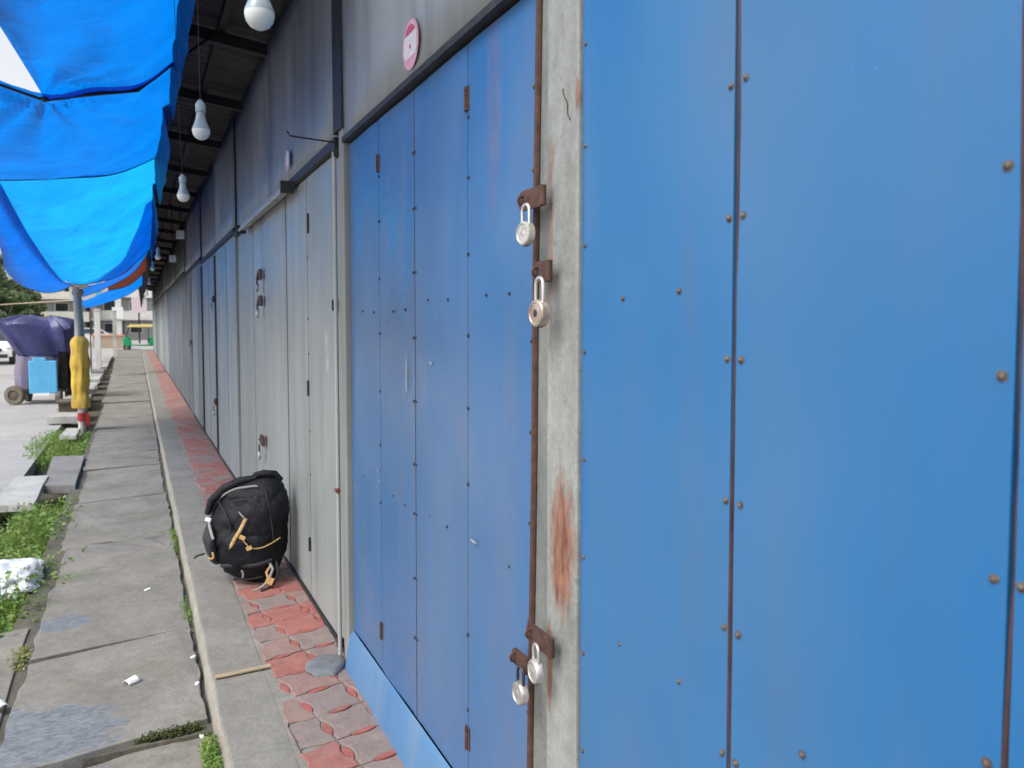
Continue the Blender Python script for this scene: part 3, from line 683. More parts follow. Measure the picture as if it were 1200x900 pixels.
# -- hanging bulbs
def bulb(x, y, z, label):
    t = thing('light_bulb', label, 'light bulb', (x, y, z), random.uniform(0, 3), 'bulbs hanging under the eave')
    bm = B(); lathe(bm, [(0, -.030), (.010, -.0285), (.020, -.023), (.0275, -.013), (.0305, -.001), (.0302, .006)], seg=24); obj('dome', bm, M['bulb_glass'], t, smooth=60, local=True)
    bm = B(); lathe(bm, [(.0302, .0062), (.0300, .010), (.025, .022), (.0185, .040), (.0150, .058), (.0145, .066), (0, .067)], seg=24); obj('body', bm, M['bulb_body'], t, smooth=50, local=True)
    bm = B(); lathe(bm, [(0, .0665), (.0155, .067), (.0175, .071), (.0175, .095), (.012, .104), (.006, .112), (0, .113)], seg=16); obj('holder', bm, M['bulb_body'], t, smooth=50, local=True)
    top = (rz(x) - .03 if y > 3 else 3.2) - z
    bm = B(); tube(bm, [(0, 0, .11), (.004, .002, .4), (0, 0, top)], .0014, 6); obj('cord', bm, M['cord'], t, local=True)
    t.rotation_euler[1] = R(random.uniform(-2, 2))
bulb(.247, 1.715, 2.268, 'large white bulb at the top, nearest the viewer')
bulb(.224, 3.00, 2.31, 'white bulb hanging second from the viewer')
bulb(.232, 4.34, 2.28, 'white bulb hanging third from the viewer')
for i, y in enumerate((9.4, 12.3, 15.5, 19.5, 24, 30)):
    bulb(.23, y, (2.36, 2.42, 2.36, 2.3, 2.34, 2.4)[i], ['small bulb hanging fourth from the viewer', 'small bulb hanging fifth from the viewer, in the dark under the eave', 'tiny bulb hanging sixth from the viewer', 'tiny bulb hanging seventh from the viewer', 'tiny far bulb hanging eighth from the viewer', 'farthest tiny bulb under the eave'][i])
bm = B(); tube(bm, [(.238, -1.0, 3.19), (.238, 1.71, 3.2), (.23, 2.95, 3.6)], .003, 6)
setp(obj('bulb_wire', bm, M['cord']), 'thin black wire running along the eave that carries the nearest bulb', 'wire')
for (x, y, z, lb) in ((.60, 12.2, 2.92, 'small white square lamp under the eave, nearer of two'), (.60, 14.9, 2.78, 'small white square lamp under the eave, farther of two')):
    t = thing('square_lamp', lb, 'lamp', (x, y, z), 0, 'square lamps under the eave')
    bm = B(); box(bm, -.055, .055, -.03, .03, -.06, .06); obj('lamp_box', bm, M['white_plastic'], t, local=True, bevel=.008)
    bm = B(); tube(bm, [(0, 0, .06), (0, 0, rz(x) - z - .03)], .008, 6); obj('stem', bm, M['cord'], t, local=True)

# ---------------------------------------------------------------- tarpaulins
def catmull(p0, p1, p2, p3, t):
    return .5 * ((2 * p1) + (-p0 + p2) * t + (2 * p0 - 5 * p1 + 4 * p2 - p3) * t * t + (-p0 + 3 * p1 - 3 * p2 + p3) * t ** 3)
def spline(pts, t):
    n = len(pts) - 1; f = min(t * n, n - 1e-6); i = int(f); u = f - i
    return catmull(pts[max(i - 1, 0)], pts[i], pts[i + 1], pts[min(i + 2, n)], u)
def tarp(rows, mat, name, label, nu=60, nv=60, wr=.03, seed=0, nodes=(), parent=None, cat='tarpaulin', hem=True, ragged=.0):
    rows = [[Vector(p) for p in r] for r in rows]
    bm = B(); g = []
    for j in range(nv + 1):
        line = []
        for i in range(nu + 1):
            u, v = i / nu, j / nv
            if ragged: v = v * (1 + ragged * noise.noise(Vector((u * 7, seed, 0))))
            p = spline([spline(r, u) for r in rows], max(0, min(1, v)))
            h = noise.noise(Vector((p.x * 2.2, p.y * 1.1, seed))) * wr + noise.noise(Vector((p.x * 7, p.y * 3, seed + 5))) * wr * .3
            for (nx_, ny_, cnt, ph) in nodes:     # pleats radiating from tie points
                dx, dy = p.x - nx_, (p.y - ny_); d = math.hypot(dx, dy) + .05
                h += .07 * min(1, d / .25) / (1 + d * 1.6) * abs(math.sin(math.atan2(dy, dx) * cnt + ph)) ** 1.5
            rg_ = noise.ridged_multi_fractal(Vector((p.x * 1.3 + p.y * .7, p.y * .5 - p.x * .9, seed)), 1, 2.1, 4, .8, 1.2)
            h += wr * .55 * (rg_ - 1)
            edge = min(1, min(u, 1 - u, v, 1 - v) * 9)
            line.append(bm.verts.new(p + Vector((0, 0, h * (.1 + .9 * edge)))))
        g.append(line)
    for j in range(nv):
        for i in range(nu): bm.faces.new((g[j][i], g[j][i + 1], g[j + 1][i + 1], g[j + 1][i]))
    edges = ([v.co.copy() for v in g[-1]], [v.co.copy() for v in g[0]])
    o = obj(name, bm, M[mat], parent, smooth=60)
    if parent is None:
        centred(o); setp(o, label, cat, 'blue tarpaulins over the footpath')
    if hem:
        for e in edges[:hem if hem is not True else 1]:
            b2 = B(); tube(b2, e[::2] if len(e) % 2 else e, .010, 6); obj('hem', b2, M['cord'], o)
    return o
tarp([[(-1.15, 1.9, 3.45), (-.75, 1.9, 3.15), (-.25, 1.9, 3.05), (.30, 1.9, 3.45)],
      [(-.80, 3.4, 3.30), (-.50, 3.4, 3.05), (-.10, 3.4, 3.02), (.30, 3.4, 3.40)],
      [(-.585, 4.5, 3.10), (-.33, 4.6, 3.00), (-.02, 4.6, 3.08), (.30, 4.6, 3.38)],
      [(-.46, 5.38, 2.955), (-.24, 5.42, 3.03), (.04, 5.45, 3.10), (.30, 5.5, 3.36)]],
     'tarp', 'tarpaulin', 'blue tarpaulin nearest overhead, tied at its far left corner beside white sky', wr=.05, seed=1, nodes=((-.46, 5.38, 6, 0), (.1, 3.2, 4, 1)), hem=1)
tarp([[(-1.15, 4.95, 3.12), (-.82, 5.15, 3.03), (-.46, 5.30, 2.965), (-.20, 5.33, 3.045), (.04, 5.36, 3.115), (.30, 5.40, 3.385)],
      [(-1.25, 6.4, 2.85), (-.9, 6.5, 2.82), (-.50, 6.6, 2.86), (-.15, 6.7, 2.98), (.28, 6.8, 3.25)],
      [(-1.45, 7.7, 2.82), (-1.03, 7.8, 2.84), (-.55, 8.0, 2.93), (-.15, 8.3, 3.05), (.28, 8.6, 3.34)]],
     'tarp', 'tarpaulin', 'middle blue tarpaulin with pleats fanning from the tied corner', wr=.04, seed=2, nodes=((-.46, 5.36, 9, .5),), hem=1)
tarp([[(-1.12, 7.75, 2.86), (-.85, 7.85, 2.88), (-.45, 8.0, 2.96), (-.15, 8.3, 3.06), (.26, 8.6, 3.34)],
      [(-1.12, 9.6, 2.58), (-.78, 9.8, 2.56), (-.42, 10.0, 2.66), (-.05, 10.2, 2.86), (.24, 10.4, 3.15)],
      [(-1.02, 12.3, 2.30), (-.80, 12.3, 2.26), (-.50, 12.3, 2.36), (-.12, 12.4, 2.58), (.24, 12.6, 2.98)],
      [(-.93, 13.75, 2.27), (-.80, 13.8, 2.24), (-.56, 13.8, 2.28), (-.20, 13.9, 2.42), (.22, 14.2, 2.86)]],
     'tarp_cyan', 'tarpaulin', 'brightest cyan tarpaulin sagging down to the near pole', wr=.035, seed=3, nodes=((-.85, 13.8, 5, .2),), hem=1)
tarp([[(-1.32, 7.5, 2.90), (-1.22, 7.6, 2.82), (-1.12, 7.7, 2.82), (-1.02, 7.8, 2.84)],
      [(-1.25, 9.3, 2.48), (-1.18, 9.4, 2.44), (-1.10, 9.6, 2.46), (-1.00, 9.8, 2.54)],
      [(-1.46, 11.6, 2.27), (-1.32, 11.9, 2.17), (-1.14, 12.2, 2.16), (-.94, 12.3, 2.26)],
      [(-1.43, 13.4, 2.17), (-1.30, 13.7, 2.11), (-1.10, 13.9, 2.13), (-.88, 13.9, 2.24)]],
     'tarp_deep', 'tarpaulin', 'deeper blue tarpaulin flap hanging outside the cyan one, rounded lower corner over the road', wr=.03, seed=4, hem=1)
tarp([[(-.76, 14.0, 2.22), (-.45, 14.0, 2.3), (-.1, 14.2, 2.5), (.25, 14.4, 2.95)],
      [(-.84, 15.4, 2.10), (-.5, 15.4, 2.25), (-.05, 15.6, 2.55), (.25, 15.8, 3.0)]],
     'tarp_deep', 'tarpaulin', 'short blue tarpaulin piece behind the near pole top', wr=.03, seed=6, hem=1, nu=30, nv=20)
tarp([[(-.55, 16.6, 2.75), (-.2, 16.6, 2.95), (.2, 16.6, 3.15)],
      [(-.50, 17.6, 2.30), (-.12, 17.6, 2.42), (.2, 17.6, 2.72)]],
     'tarp_brown', 'tarpaulin', 'dark red-brown tarpaulin hanging under the eave beyond the blue ones', wr=.04, seed=7, hem=1, nu=30, nv=20)
tarp([[(-1.55, 27.5, 2.32), (-.9, 27.5, 2.62), (-.2, 27.5, 3.1), (.2, 27.5, 3.3)],
      [(-1.50, 28.8, 2.15), (-.9, 28.8, 2.32), (-.2, 28.8, 2.62), (.2, 28.8, 2.95)]],
     'tarp', 'tarpaulin', 'small bright blue tarpaulin strip farthest along the footpath', wr=.04, seed=8, hem=1, nu=30, nv=20)
tarp([[(.12, 10.2, 3.05), (.18, 10.3, 3.13), (.25, 10.4, 3.22)], [(-.20, 12.4, 2.59), (.05, 12.5, 2.80), (.25, 12.6, 3.03)], [(-.76, 13.9, 2.30), (-.2, 14.0, 2.47), (.23, 14.3, 2.91)]],
     'tarp_cyan', 'tarpaulin', 'blue tarpaulin piece overlapping the right edge of the cyan one', wr=.02, seed=12, hem=0, nu=24, nv=30)
# dark pieces drooping below the eave edge; eave shade coloured into the navy ones
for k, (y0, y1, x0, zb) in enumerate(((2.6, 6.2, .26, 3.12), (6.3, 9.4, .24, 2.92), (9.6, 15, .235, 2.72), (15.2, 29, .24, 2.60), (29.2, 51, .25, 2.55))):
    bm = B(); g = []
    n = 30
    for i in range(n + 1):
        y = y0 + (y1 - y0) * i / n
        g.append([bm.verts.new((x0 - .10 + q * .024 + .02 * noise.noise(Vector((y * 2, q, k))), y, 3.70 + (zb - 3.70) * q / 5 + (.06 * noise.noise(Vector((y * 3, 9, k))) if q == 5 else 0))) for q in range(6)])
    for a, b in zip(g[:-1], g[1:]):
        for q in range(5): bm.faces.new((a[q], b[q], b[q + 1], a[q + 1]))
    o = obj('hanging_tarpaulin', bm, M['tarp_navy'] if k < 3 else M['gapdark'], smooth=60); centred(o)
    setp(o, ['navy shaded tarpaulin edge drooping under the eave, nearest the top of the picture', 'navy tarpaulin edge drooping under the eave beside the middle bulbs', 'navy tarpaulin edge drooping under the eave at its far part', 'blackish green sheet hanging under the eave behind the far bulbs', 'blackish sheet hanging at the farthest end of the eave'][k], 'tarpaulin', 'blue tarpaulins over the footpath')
# tie at the tarp corner, and ropes
bm = B(); tube(bm, [(-1.6, 4.95, 3.14), (-.9, 5.2, 3.03), (-.46, 5.375, 2.945), (-.24, 5.415, 3.015), (.04, 5.445, 3.085), (.30, 5.5, 3.345), (.5, 5.6, 3.55)], .009, 6); lathe(bm, [(0, -.02), (.02, -.01), (.02, .01), (0, .02)], (-.46, 5.36, 2.95), 8)
setp(obj('tie_rope', bm, M['cord'], smooth=60), 'dark rope stretched across between the two nearest blue tarpaulins', 'rope')

# ---------------------------------------------------------------- poles
t = thing('canopy_pole', 'weathered pole holding the tarpaulin with yellow cloth wrapped round its lower part', 'pole', (-.83, 13.9, -.15))
bm = B(); tube(bm, [(-.81, 13.9, -.2), (-.82, 13.9, .9), (-.845, 13.9, 2.34)], [.055, .052, .045], 12); obj('pole_shaft', bm, M['bamboo'], t, smooth=50)
bm = B(); tube(bm, [(-.75, 13.98, .3), (-.77, 13.98, 1.3), (-.80, 13.98, 2.1)], [.03, .03, .028], 10); obj('second_shaft', bm, M['bamboo'], t, smooth=50)
bm = B(); g = []
for j in range(26):
    z = .30 + 1.13 * j / 25; line = []
    rad = .118 + .006 * math.sin(j * .9) - (.05 if j == 25 else .015 if j == 24 else 0)
    for k in range(28):
        a = 2 * math.pi * k / 28; rr_ = rad * (1 + .16 * noise.noise(Vector((math.cos(a) * 2, math.sin(a) * 2, z * 2.5))) + .09 * math.sin(a * 5 + z * 3) + .05 * math.sin(a * 9 - z * 5))
        line.append(bm.verts.new((-.825 + .012 * (z - .4) + rr_ * math.cos(a) * 1.05, 13.9 + rr_ * math.sin(a) * .85, z)))
    g.append(line)
for a, b in zip(g[:-1], g[1:]):
    for k in range(28): bm.faces.new((a[k], a[(k + 1) % 28], b[(k + 1) % 28], b[k]))
obj('yellow_wrap', bm, M['yellow_cloth'], t, smooth=60)
bm = B(); tube(bm, [(-.80, 13.88, .10), (-.80, 13.87, .22)], [.075, .07], 12); box(bm, -.76, -.70, 13.8, 13.84, .02, .2); obj('red_rag', bm, M['red_cloth'], t, smooth=50)
bm = B(); box(bm, -.95, -.68, 13.84, 13.96, 2.20, 2.26, ROTY(R(8))); tube(bm, [(-.86, 13.86, 2.12), (-.78, 13.95, 2.12)], .06, 10); obj('top_lashing', bm, M['wood'], t)
for (x, y, h, w, mt, lb) in ((-1.33, 33, 2.15, .10, 'white_wall', 'square pale post standing alone on the drain edge'), (-1.30, 70, 5.0, .22, 'white_wall', 'pale distant utility pole with white box'), (-1.05, 46, 2.3, .09, 'bamboo', 'thin weathered post near the far drain slabs')):
    t = thing('post', lb, 'post', (x, y, -.15))
    bm = B(); box(bm, x - w, x + w, y - w, y + w, -.2, h); obj('post_shaft', bm, M[mt], t, bevel=.01)
    bm = B(); box(bm, x - w * 1.25, x + w * 1.25, y - w * 1.25, y + w * 1.25, h, h + .05); obj('post_cap', bm, M[mt], t)
    if h > 4:
        bm = B(); box(bm, x - .45, x + .35, y - .35, y - .25, 2.0, 3.0); obj('box', bm, M['white_plastic'], t)
# slanting guy ropes near the first pole
bm = B(); tube(bm, [(-.84, 13.9, 2.0), (-2.6, 19, 2.02), (-3.4, 21, 1.85)], .011, 6)
setp(obj('guy_rope', bm, M['wood']), 'pale slanting rope running from the near pole over the covered cart', 'rope')

# ---------------------------------------------------------------- loose slabs over the drain
def slab(poly, z, th, mat, label, tilt=(0, 0)):
    bm = B(); rr = random.Random(label); pts = []
    n = len(poly)
    for i in range(n):
        a, b = Vector(poly[i]), Vector(poly[(i + 1) % n])
        for k in range(5): pts.append(tuple(a.lerp(b, k / 5) + Vector((rr.uniform(-.008, .008), rr.uniform(-.008, .008)))))
    vs = prism(bm, pts, z - th, z)
    cx = sum(p[0] for p in poly) / n; cy = sum(p[1] for p in poly) / n
    for v in vs: v.co.z += (v.co.x - cx) * tilt[0] + (v.co.y - cy) * tilt[1]
    o = obj('drain_slab', bm, M[mat], bevel=.005); centred(o)
    return setp(o, label, 'slab', 'loose slabs over the drain')
slab([(-1.25, 3.15), (-.555, 3.2), (-.575, 4.95), (-1.28, 4.85)], -.068, .08, 'concrete', 'big worn slab in the bottom left corner beside the weeds')
slab([(-1.22, 8.3), (-.885, 8.2), (-.90, 9.6), (-1.20, 9.7)], -.02, .07, 'slab_pale', 'pale narrow slab with yellow edge in the weeds', (.02, .01))
slab([(-.90, 9.15), (-.60, 9.0), (-.62, 11.0), (-.98, 11.1)], -.03, .09, 'slab_grey', 'smooth grey slab joining the pale one to the footpath', (.01, .0))
slab([(-1.05, 12.9), (-.83, 12.8), (-.82, 13.7), (-1.02, 13.8)], .0, .06, 'slab_pale', 'short pale slab lying in grass at the foot of the near pole')
for k in range(14):
    y = 15.2 + k * 2.0 + random.uniform(-.2, .3)
    lb = ['first', 'second', 'third', 'fourth', 'fifth', 'sixth', 'seventh', 'eighth', 'ninth', 'tenth', 'eleventh', 'twelfth', 'thirteenth', 'fourteenth'][k]
    slab([(-1.38 - random.uniform(0, .15), y), (-.80 - .008 * y, y - .05), (-.80 - .008 * y, y + .75 + random.uniform(0, .35)), (-1.4, y + .8)], random.uniform(-.01, .09), .13, random.choice(['slab_pale', 'slab_grey', 'slab_pale']), lb + ' small loose slab bridging the drain beyond the near pole', (random.uniform(-.05, .05), random.uniform(-.03, .03)))
bm = B(); box(bm, -1.32, -.98, 16.2, 16.7, -.2, .17); box(bm, -1.36, -.94, 16.15, 16.75, .17, .21)
setp(centred(obj('drain_block', bm, M['bark'], bevel=.01)), 'dark brown block standing behind the yellow wrapped pole base', 'block')

# ---------------------------------------------------------------- weeds
def weeds(name, label, cx, cy, rx, ry, n, h, mat, z0=-.26, seed=0, blades=.35, kind=None, lean=.5, leaf=.030):
    bm = B(); rr = random.Random(seed)
    for k in range(n):
        a, d = rr.uniform(0, 2 * math.pi), math.sqrt(rr.random())
        x, y = cx + rx * d * math.cos(a), cy + ry * d * math.sin(a)
        hh = h * rr.uniform(.45, 1.1) * (1 - .4 * d); dx, dy = rr.gauss(0, lean) * hh * .6, rr.gauss(0, lean) * hh * .6
        if rr.random() < blades:
            w = rr.uniform(.002, .0045); ang = rr.uniform(0, math.pi); wx, wy = w * math.cos(ang), w * math.sin(ang)
            p = [(x, y, z0), (x + dx * .35, y + dy * .35, z0 + hh * .6), (x + dx, y + dy, z0 + hh)]
            a0 = bm.verts.new((p[0][0] - wx, p[0][1] - wy, p[0][2])); a1 = bm.verts.new((p[0][0] + wx, p[0][1] + wy, p[0][2]))
            b0 = bm.verts.new((p[1][0] - wx, p[1][1] - wy, p[1][2])); b1 = bm.verts.new((p[1][0] + wx, p[1][1] + wy, p[1][2])); c = bm.verts.new(p[2])
            bm.faces.new((a0, a1, b1, b0)); bm.faces.new((b0, b1, c))
        else:
            for q in range(5):
                t_ = rr.uniform(.3, 1.0); c = Vector((x + dx * t_, y + dy * t_, z0 + hh * t_))
                s = leaf * rr.choice((.45, .7, 1.0, 1.5)) * rr.uniform(.8, 1.2); dr = Vector((rr.gauss(0, 1), rr.gauss(0, 1), rr.uniform(-.2, .7))).normalized(); sd_ = dr.cross(Vector((rr.gauss(0, 1), rr.gauss(0, 1), 1.2))).normalized()
                vs = [bm.verts.new(c), bm.verts.new(c + dr * s * .5 + sd_ * s * .32), bm.verts.new(c + dr * s), bm.verts.new(c + dr * s * .5 - sd_ * s * .32)]
                bm.faces.new(vs)
    me = bpy.data.meshes.new(name); bm.to_mesh(me); bm.free(); me.materials.append(M[mat]); me.materials.append(M['weed_dry'])
    for p in me.polygons: p.material_index = 1 if rr.random() < .16 else 0
    o = bpy.data.objects.new(name, me); C.objects.link(o); centred(o)
    return setp(o, label, 'weeds', kind=kind)
weeds('weed_clump', 'lush green weeds filling the drain behind the corner slab, under the white plastic', -.80, 5.75, .26, .95, 1700, .36, 'weed', seed=1, blades=.5, lean=.7)
weeds('weed_clump', 'green weeds between the white plastic and the pale slab', -.80, 7.5, .24, 1.0, 1700, .36, 'weed', seed=2, blades=.5, lean=.7)
weeds('weed_clump', 'light green grass tuft around the near pole foot', -1.05, 12.8, .38, 1.5, 1500, .34, 'weed', seed=3, blades=.55)
weeds('weed_clump', 'green strip of weeds along the slab edge beside the grey slab', -.74, 12.4, .10, 2.0, 800, .24, 'weed', seed=4)
weeds('weed_clump', 'dry thin grass at the road edge left of the pale slab', -1.32, 8.9, .12, 1.3, 900, .16, 'weed_dry', seed=5, blades=.7)
weeds('weed_clump', 'bright green tuft at the bottom edge between kerb and slab', .222, 3.10, .025, .17, 900, .11, 'weed', z0=-.10, seed=6, leaf=.012, lean=.25)
weeds('weed_clump', 'small dark weed in the kerb gap level with the backpack', .222, 6.5, .022, .38, 420, .10, 'weed', z0=-.11, seed=7, leaf=.012, lean=.25)
weeds('weed_clump', 'thin weeds in the kerb gap just beyond the wooden strip', .222, 4.85, .02, .28, 260, .08, 'weed', z0=-.10, seed=8, leaf=.010, lean=.25)
weeds('weed_clump', 'yellowish little weed at the left edge of the footpath slab', -.57, 4.5, .035, .16, 240, .09, 'weed_dry', z0=-.11, seed=9, leaf=.014)
weeds('weed_clump', 'low mossy growth in the slab joint beside the bright tuft', .08, 3.40, .13, .022, 700, .045, 'moss', z0=-.085, seed=10, leaf=.009, blades=.1)
weeds('weed_clump', 'sparse weeds along the road edge by the drain blocks', -1.3, 17.5, .18, 1.2, 600, .2, 'weed_dry', seed=11, blades=.6)

# ---------------------------------------------------------------- litter
# crumpled white plastic bag in the weeds
bm = B(); bmesh.ops.create_icosphere(bm, subdivisions=5, radius=1)
for v in bm.verts:
    c = v.co.copy(); k = 1 + .34 * noise.noise(c * 1.6) + .16 * noise.noise(c * 4.2 + Vector((3, 1, 2))) + .12 * abs(noise.noise(c * 9))
    v.co = Vector((-.80 + c.x * .22 * k, 5.92 + c.y * .33 * k, -.055 + c.z * .095 * k))
setp(centred(obj('plastic_bag', bm, M['polythene'], smooth=50)), 'crumpled white plastic bag lying on the weeds beside the footpath', 'plastic bag')
# torn white cup piece: curved shell
def cup(x, y, z, rot, label, s=1):
    bm = B(); g = []
    for j in range(7):
        r = (.022 + .006 * j / 6) * s; line = []
        for k in range(13):
            a = math.pi * (.02 + .96 * k / 12); line.append(bm.verts.new((r * math.cos(a), -.03 * s + .058 * s * j / 6, r * math.sin(a) * .85)))
        g.append(line)
    for a, b in zip(g[:-1], g[1:]):
        for k in range(12): bm.faces.new((a[k], a[k + 1], b[k + 1], b[k]))
    bmesh.ops.rotate(bm, verts=bm.verts, cent=(0, 0, 0), matrix=ROTZ(rot)); bmesh.ops.translate(bm, verts=bm.verts, vec=(x, y, z))
    o = obj('paper_cup', bm, M['white_plastic'], smooth=60); s_ = o.modifiers.new('t', 'SOLIDIFY'); s_.thickness = .0015
    setp(centred(o), label, 'litter')
cup(-.06, 3.93, -.050, R(-52), 'torn white cup lying on its side on the footpath slab')
cup(-.575, 3.93, -.055, R(30), 'white scrap of cup at the left edge of the footpath', 1.1)
def scrap(x, y, z, sx, sy, rot, mat, label, name='paper_scrap'):
    bm = B(); vs = prism(bm, [(-sx, -sy * .7), (sx * .8, -sy), (sx, sy * .6), (sx * .1, sy), (-sx * .9, sy * .5)], 0, .004)
    for v in vs: v.co.z += .004 * math.sin(v.co.x * 90)
    bmesh.ops.rotate(bm, verts=bm.verts, cent=(0, 0, 0), matrix=ROTZ(rot)); bmesh.ops.translate(bm, verts=bm.verts, vec=(x, y, z))
    setp(centred(obj(name, bm, M[mat])), label, 'litter')
scrap(.02, 5.30, -.056, .025, .012, .5, 'white_plastic', 'thin white paper scrap near the kerb on the long slab')
scrap(.215, 4.10, -.052, .012, .010, .3, 'white_plastic', 'tiny white scrap in the kerb gap beside the torn cup')
scrap(.213, 3.78, -.052, .012, .009, 1, 'white_plastic', 'tiny white scrap in the kerb gap nearest the viewer')
scrap(.20, 3.28, -.052, .010, .009, 2, 'white_plastic', 'tiny white scrap beside the bright green tuft')
bm = B(); box(bm, .285, .535, 3.67, 3.70, .006, .013, ROTZ(R(3)))
setp(centred(obj('wooden_strip', bm, M['wood'], bevel=.001)), 'flat pale wooden strip lying across the kerb', 'wood strip')
bm = B(); bmesh.ops.create_icosphere(bm, subdivisions=3, radius=1)
for v in bm.verts:
    k = 1 + .18 * noise.noise(v.co * 1.7); v.co = Vector((.765 + v.co.x * .095 * k, 3.56 + v.co.y * .10 * k, .012 + max(-.4, min(.55, v.co.z)) * .04))
bmesh.ops.rotate(bm, verts=bm.verts, cent=(.765, 3.56, 0), matrix=ROTZ(R(-25)))
setp(centred(obj('flat_stone', bm, M['stone'], smooth=50)), 'flat grey stone at the foot of the post between the blue and grey shops', 'stone')

# ---------------------------------------------------------------- backpack
bp = thing('backpack', 'bulging black backpack with tan zip trims slumped against the grey shop door', 'backpack', (.635, 5.02, .0), -YAW)
ZP = [0, .02, .08, .2, .3, .42, .5, .56, .61, .645, .66]
LP = [-.05, -.085, -.165, -.275, -.315, -.285, -.255, -.21, -.11, -.01, .05]
RP = [.12, .15, .175, .195, .21, .215, .215, .21, .20, .175, .13]
DP = [.06, .10, .14, .165, .17, .16, .145, .125, .10, .07, .02]
def ip(A, z):
    for i in range(len(ZP) - 1):
        if z <= ZP[i + 1]:
            t_ = (z - ZP[i]) / (ZP[i + 1] - ZP[i]); return A[i] + (A[i + 1] - A[i]) * t_
    return A[-1]
def bsurf(x, z, off=0):
    l_, r_, d = ip(LP, z), ip(RP, z), ip(DP, z); c, w = (l_ + r_) / 2, (r_ - l_) / 2
    q = max(-.98, min(.98, (x - c) / w)); return Vector((x, -d * (1 - abs(q) ** 2.1) ** (1 / 2.1) - .0 + .12 * z * z - off, z))
bm = B(); g = []
for j in range(57):
    z = .66 * (j / 56); l_, r_, d = ip(LP, z), ip(RP, z), ip(DP, z); c, w = (l_ + r_) / 2, (r_ - l_) / 2; line = []
    for k in range(64):
        a = 2 * math.pi * k / 64; ca, sa_ = math.cos(a), math.sin(a)
        x = c + w * math.copysign(abs(ca) ** .83, ca); y = d * math.copysign(abs(sa_) ** .83, sa_) + .12 * z * z
        nr = .026 * noise.noise(Vector((x * 7, y * 7, z * 9))) + .009 * noise.noise(Vector((x * 20, y * 20, z * 26 + x * 10)))
        nr += .010 * noise.ridged_multi_fractal(Vector(((x + z * .9) * 9, y * 3, (z - x * .9) * 2.5)), 1, 2, 3, .7, 1) - .012
        nr -= .010 * max(0, 1 - abs(z - .40 - x * .9) / .02) + .008 * max(0, 1 - abs(z - .16 + x * .3) / .015)
        line.append(bm.verts.new((x + nr * ca, y + nr * sa_, z)))
    g.append(line)
for a, b in zip(g[:-1], g[1:]):
    for k in range(64): bm.faces.new((a[k], a[(k + 1) % 64], b[(k + 1) % 64], b[k]))
bm.faces.new(g[0]); bm.faces.new(g[-1])
obj('bag_body', bm, M['bag'], bp, smooth=70, local=True)
def lobe(name, cx, cz, rx, rz_, rd, mat, off=.0, seed=0, rot=0):
    bm = B(); bmesh.ops.create_uvsphere(bm, u_segments=40, v_segments=28, radius=1)
    for v in bm.verts:
        c = v.co.copy(); x = math.copysign(abs(c.x) ** .75, c.x) * rx; zz = math.copysign(abs(c.z) ** .75, c.z) * rz_
        x, zz = x * math.cos(rot) - zz * math.sin(rot), x * math.sin(rot) + zz * math.cos(rot)
        s = bsurf(cx + x * .98, max(.01, min(.65, cz + zz)), off)
        k = .02 * noise.noise(Vector((x * 9, zz * 14, seed))) + .010 * noise.noise(Vector((x * 30, zz * 30 + x * 20, seed)))
        v.co = Vector((cx + x, s.y + c.y * rd + k, max(.012, cz + zz)))
    return obj(name, bm, M[mat], bp, smooth=70, local=True)
lobe('front_pocket', -.01, .20, .165, .155, .035, 'bag', .0, 3, R(-8))
lobe('upper_pocket', .06, .42, .12, .14, .020, 'bag', .0, 5, R(-15))
lobe('side_pocket', -.235, .25, .055, .14, .06, 'bag_grey', -.01, 9, R(8))
def btube(name, pts, r, mat, off=.0, flat=None):
    bm = B(); P2 = [Vector((p[0], 0, p[1])) for p in pts]; out = []
    n = max(8, len(pts) * 6)
    for k in range(n + 1):
        q = spline(P2, k / n); s = bsurf(q.x, q.z, off); out.append(s)
    tube(bm, out, r, 8); bm.verts.ensure_lookup_table()
    if r > .0042:
        for i, c in enumerate(out):
            for k in range(8): v = bm.verts[i * 8 + k]; v.co.y = c.y + (v.co.y - c.y) * .35
    return obj(name, bm, M[mat], bp, smooth=60, local=True)
btube('piping', [(-.265, .455), (-.20, .53), (-.11, .588), (.0, .612), (.05, .615)], .0065, 'bag_pipe', .012)
bm = B(); tube(bm, [(-.262, -.07, .44), (-.240, -.06, .52), (-.17, -.03, .590), (-.08, .0, .632), (.02, .02, .652)], [.018, .026, .030, .028, .02], 10); obj('top_flap_rim', bm, M['bag'], bp, smooth=60, local=True)
btube('zip_trim', [(.012, .44), (-.015, .38), (-.05, .32), (-.078, .262)], .0105, 'bag_tan', .040)
btube('zip_cord', [(-.01, .325), (.02, .29), (.045, .262), (.10, .258), (.15, .275), (.195, .30)], .004, 'bag_tan', .042)
btube('zip_cord', [(-.03, .48), (-.01, .46), (.005, .445)], .0045, 'bag_pipe', .052)
btube('compression_strap', [(-.235, .40), (-.215, .36), (-.19, .31)], .0085, 'bag_pipe', .035)
btube('zip_trim', [(-.235, .185), (-.20, .19), (-.185, .205), (-.19, .235)], .0065, 'bag_tan', .055)
btube('seam_piping', [(-.15, .12), (-.08, .07), (.0, .055), (.10, .07)], .004, 'bag_grey', .02)
btube('panel_seam', [(-.19, .52), (-.12, .45), (-.09, .36), (-.12, .26), (-.13, .15)], .004, 'bag_grey', .012)
btube('panel_seam', [(.10, .60), (.13, .50), (.15, .38), (.16, .28)], .004, 'bag_grey', .012)
btube('panel_seam', [(-.10, .53), (.0, .54), (.09, .50)], .004, 'bag_grey', .012)
btube('webbing', [(-.15, .14), (-.05, .155), (.06, .15), (.15, .17)], .012, 'bag_grey', .034)
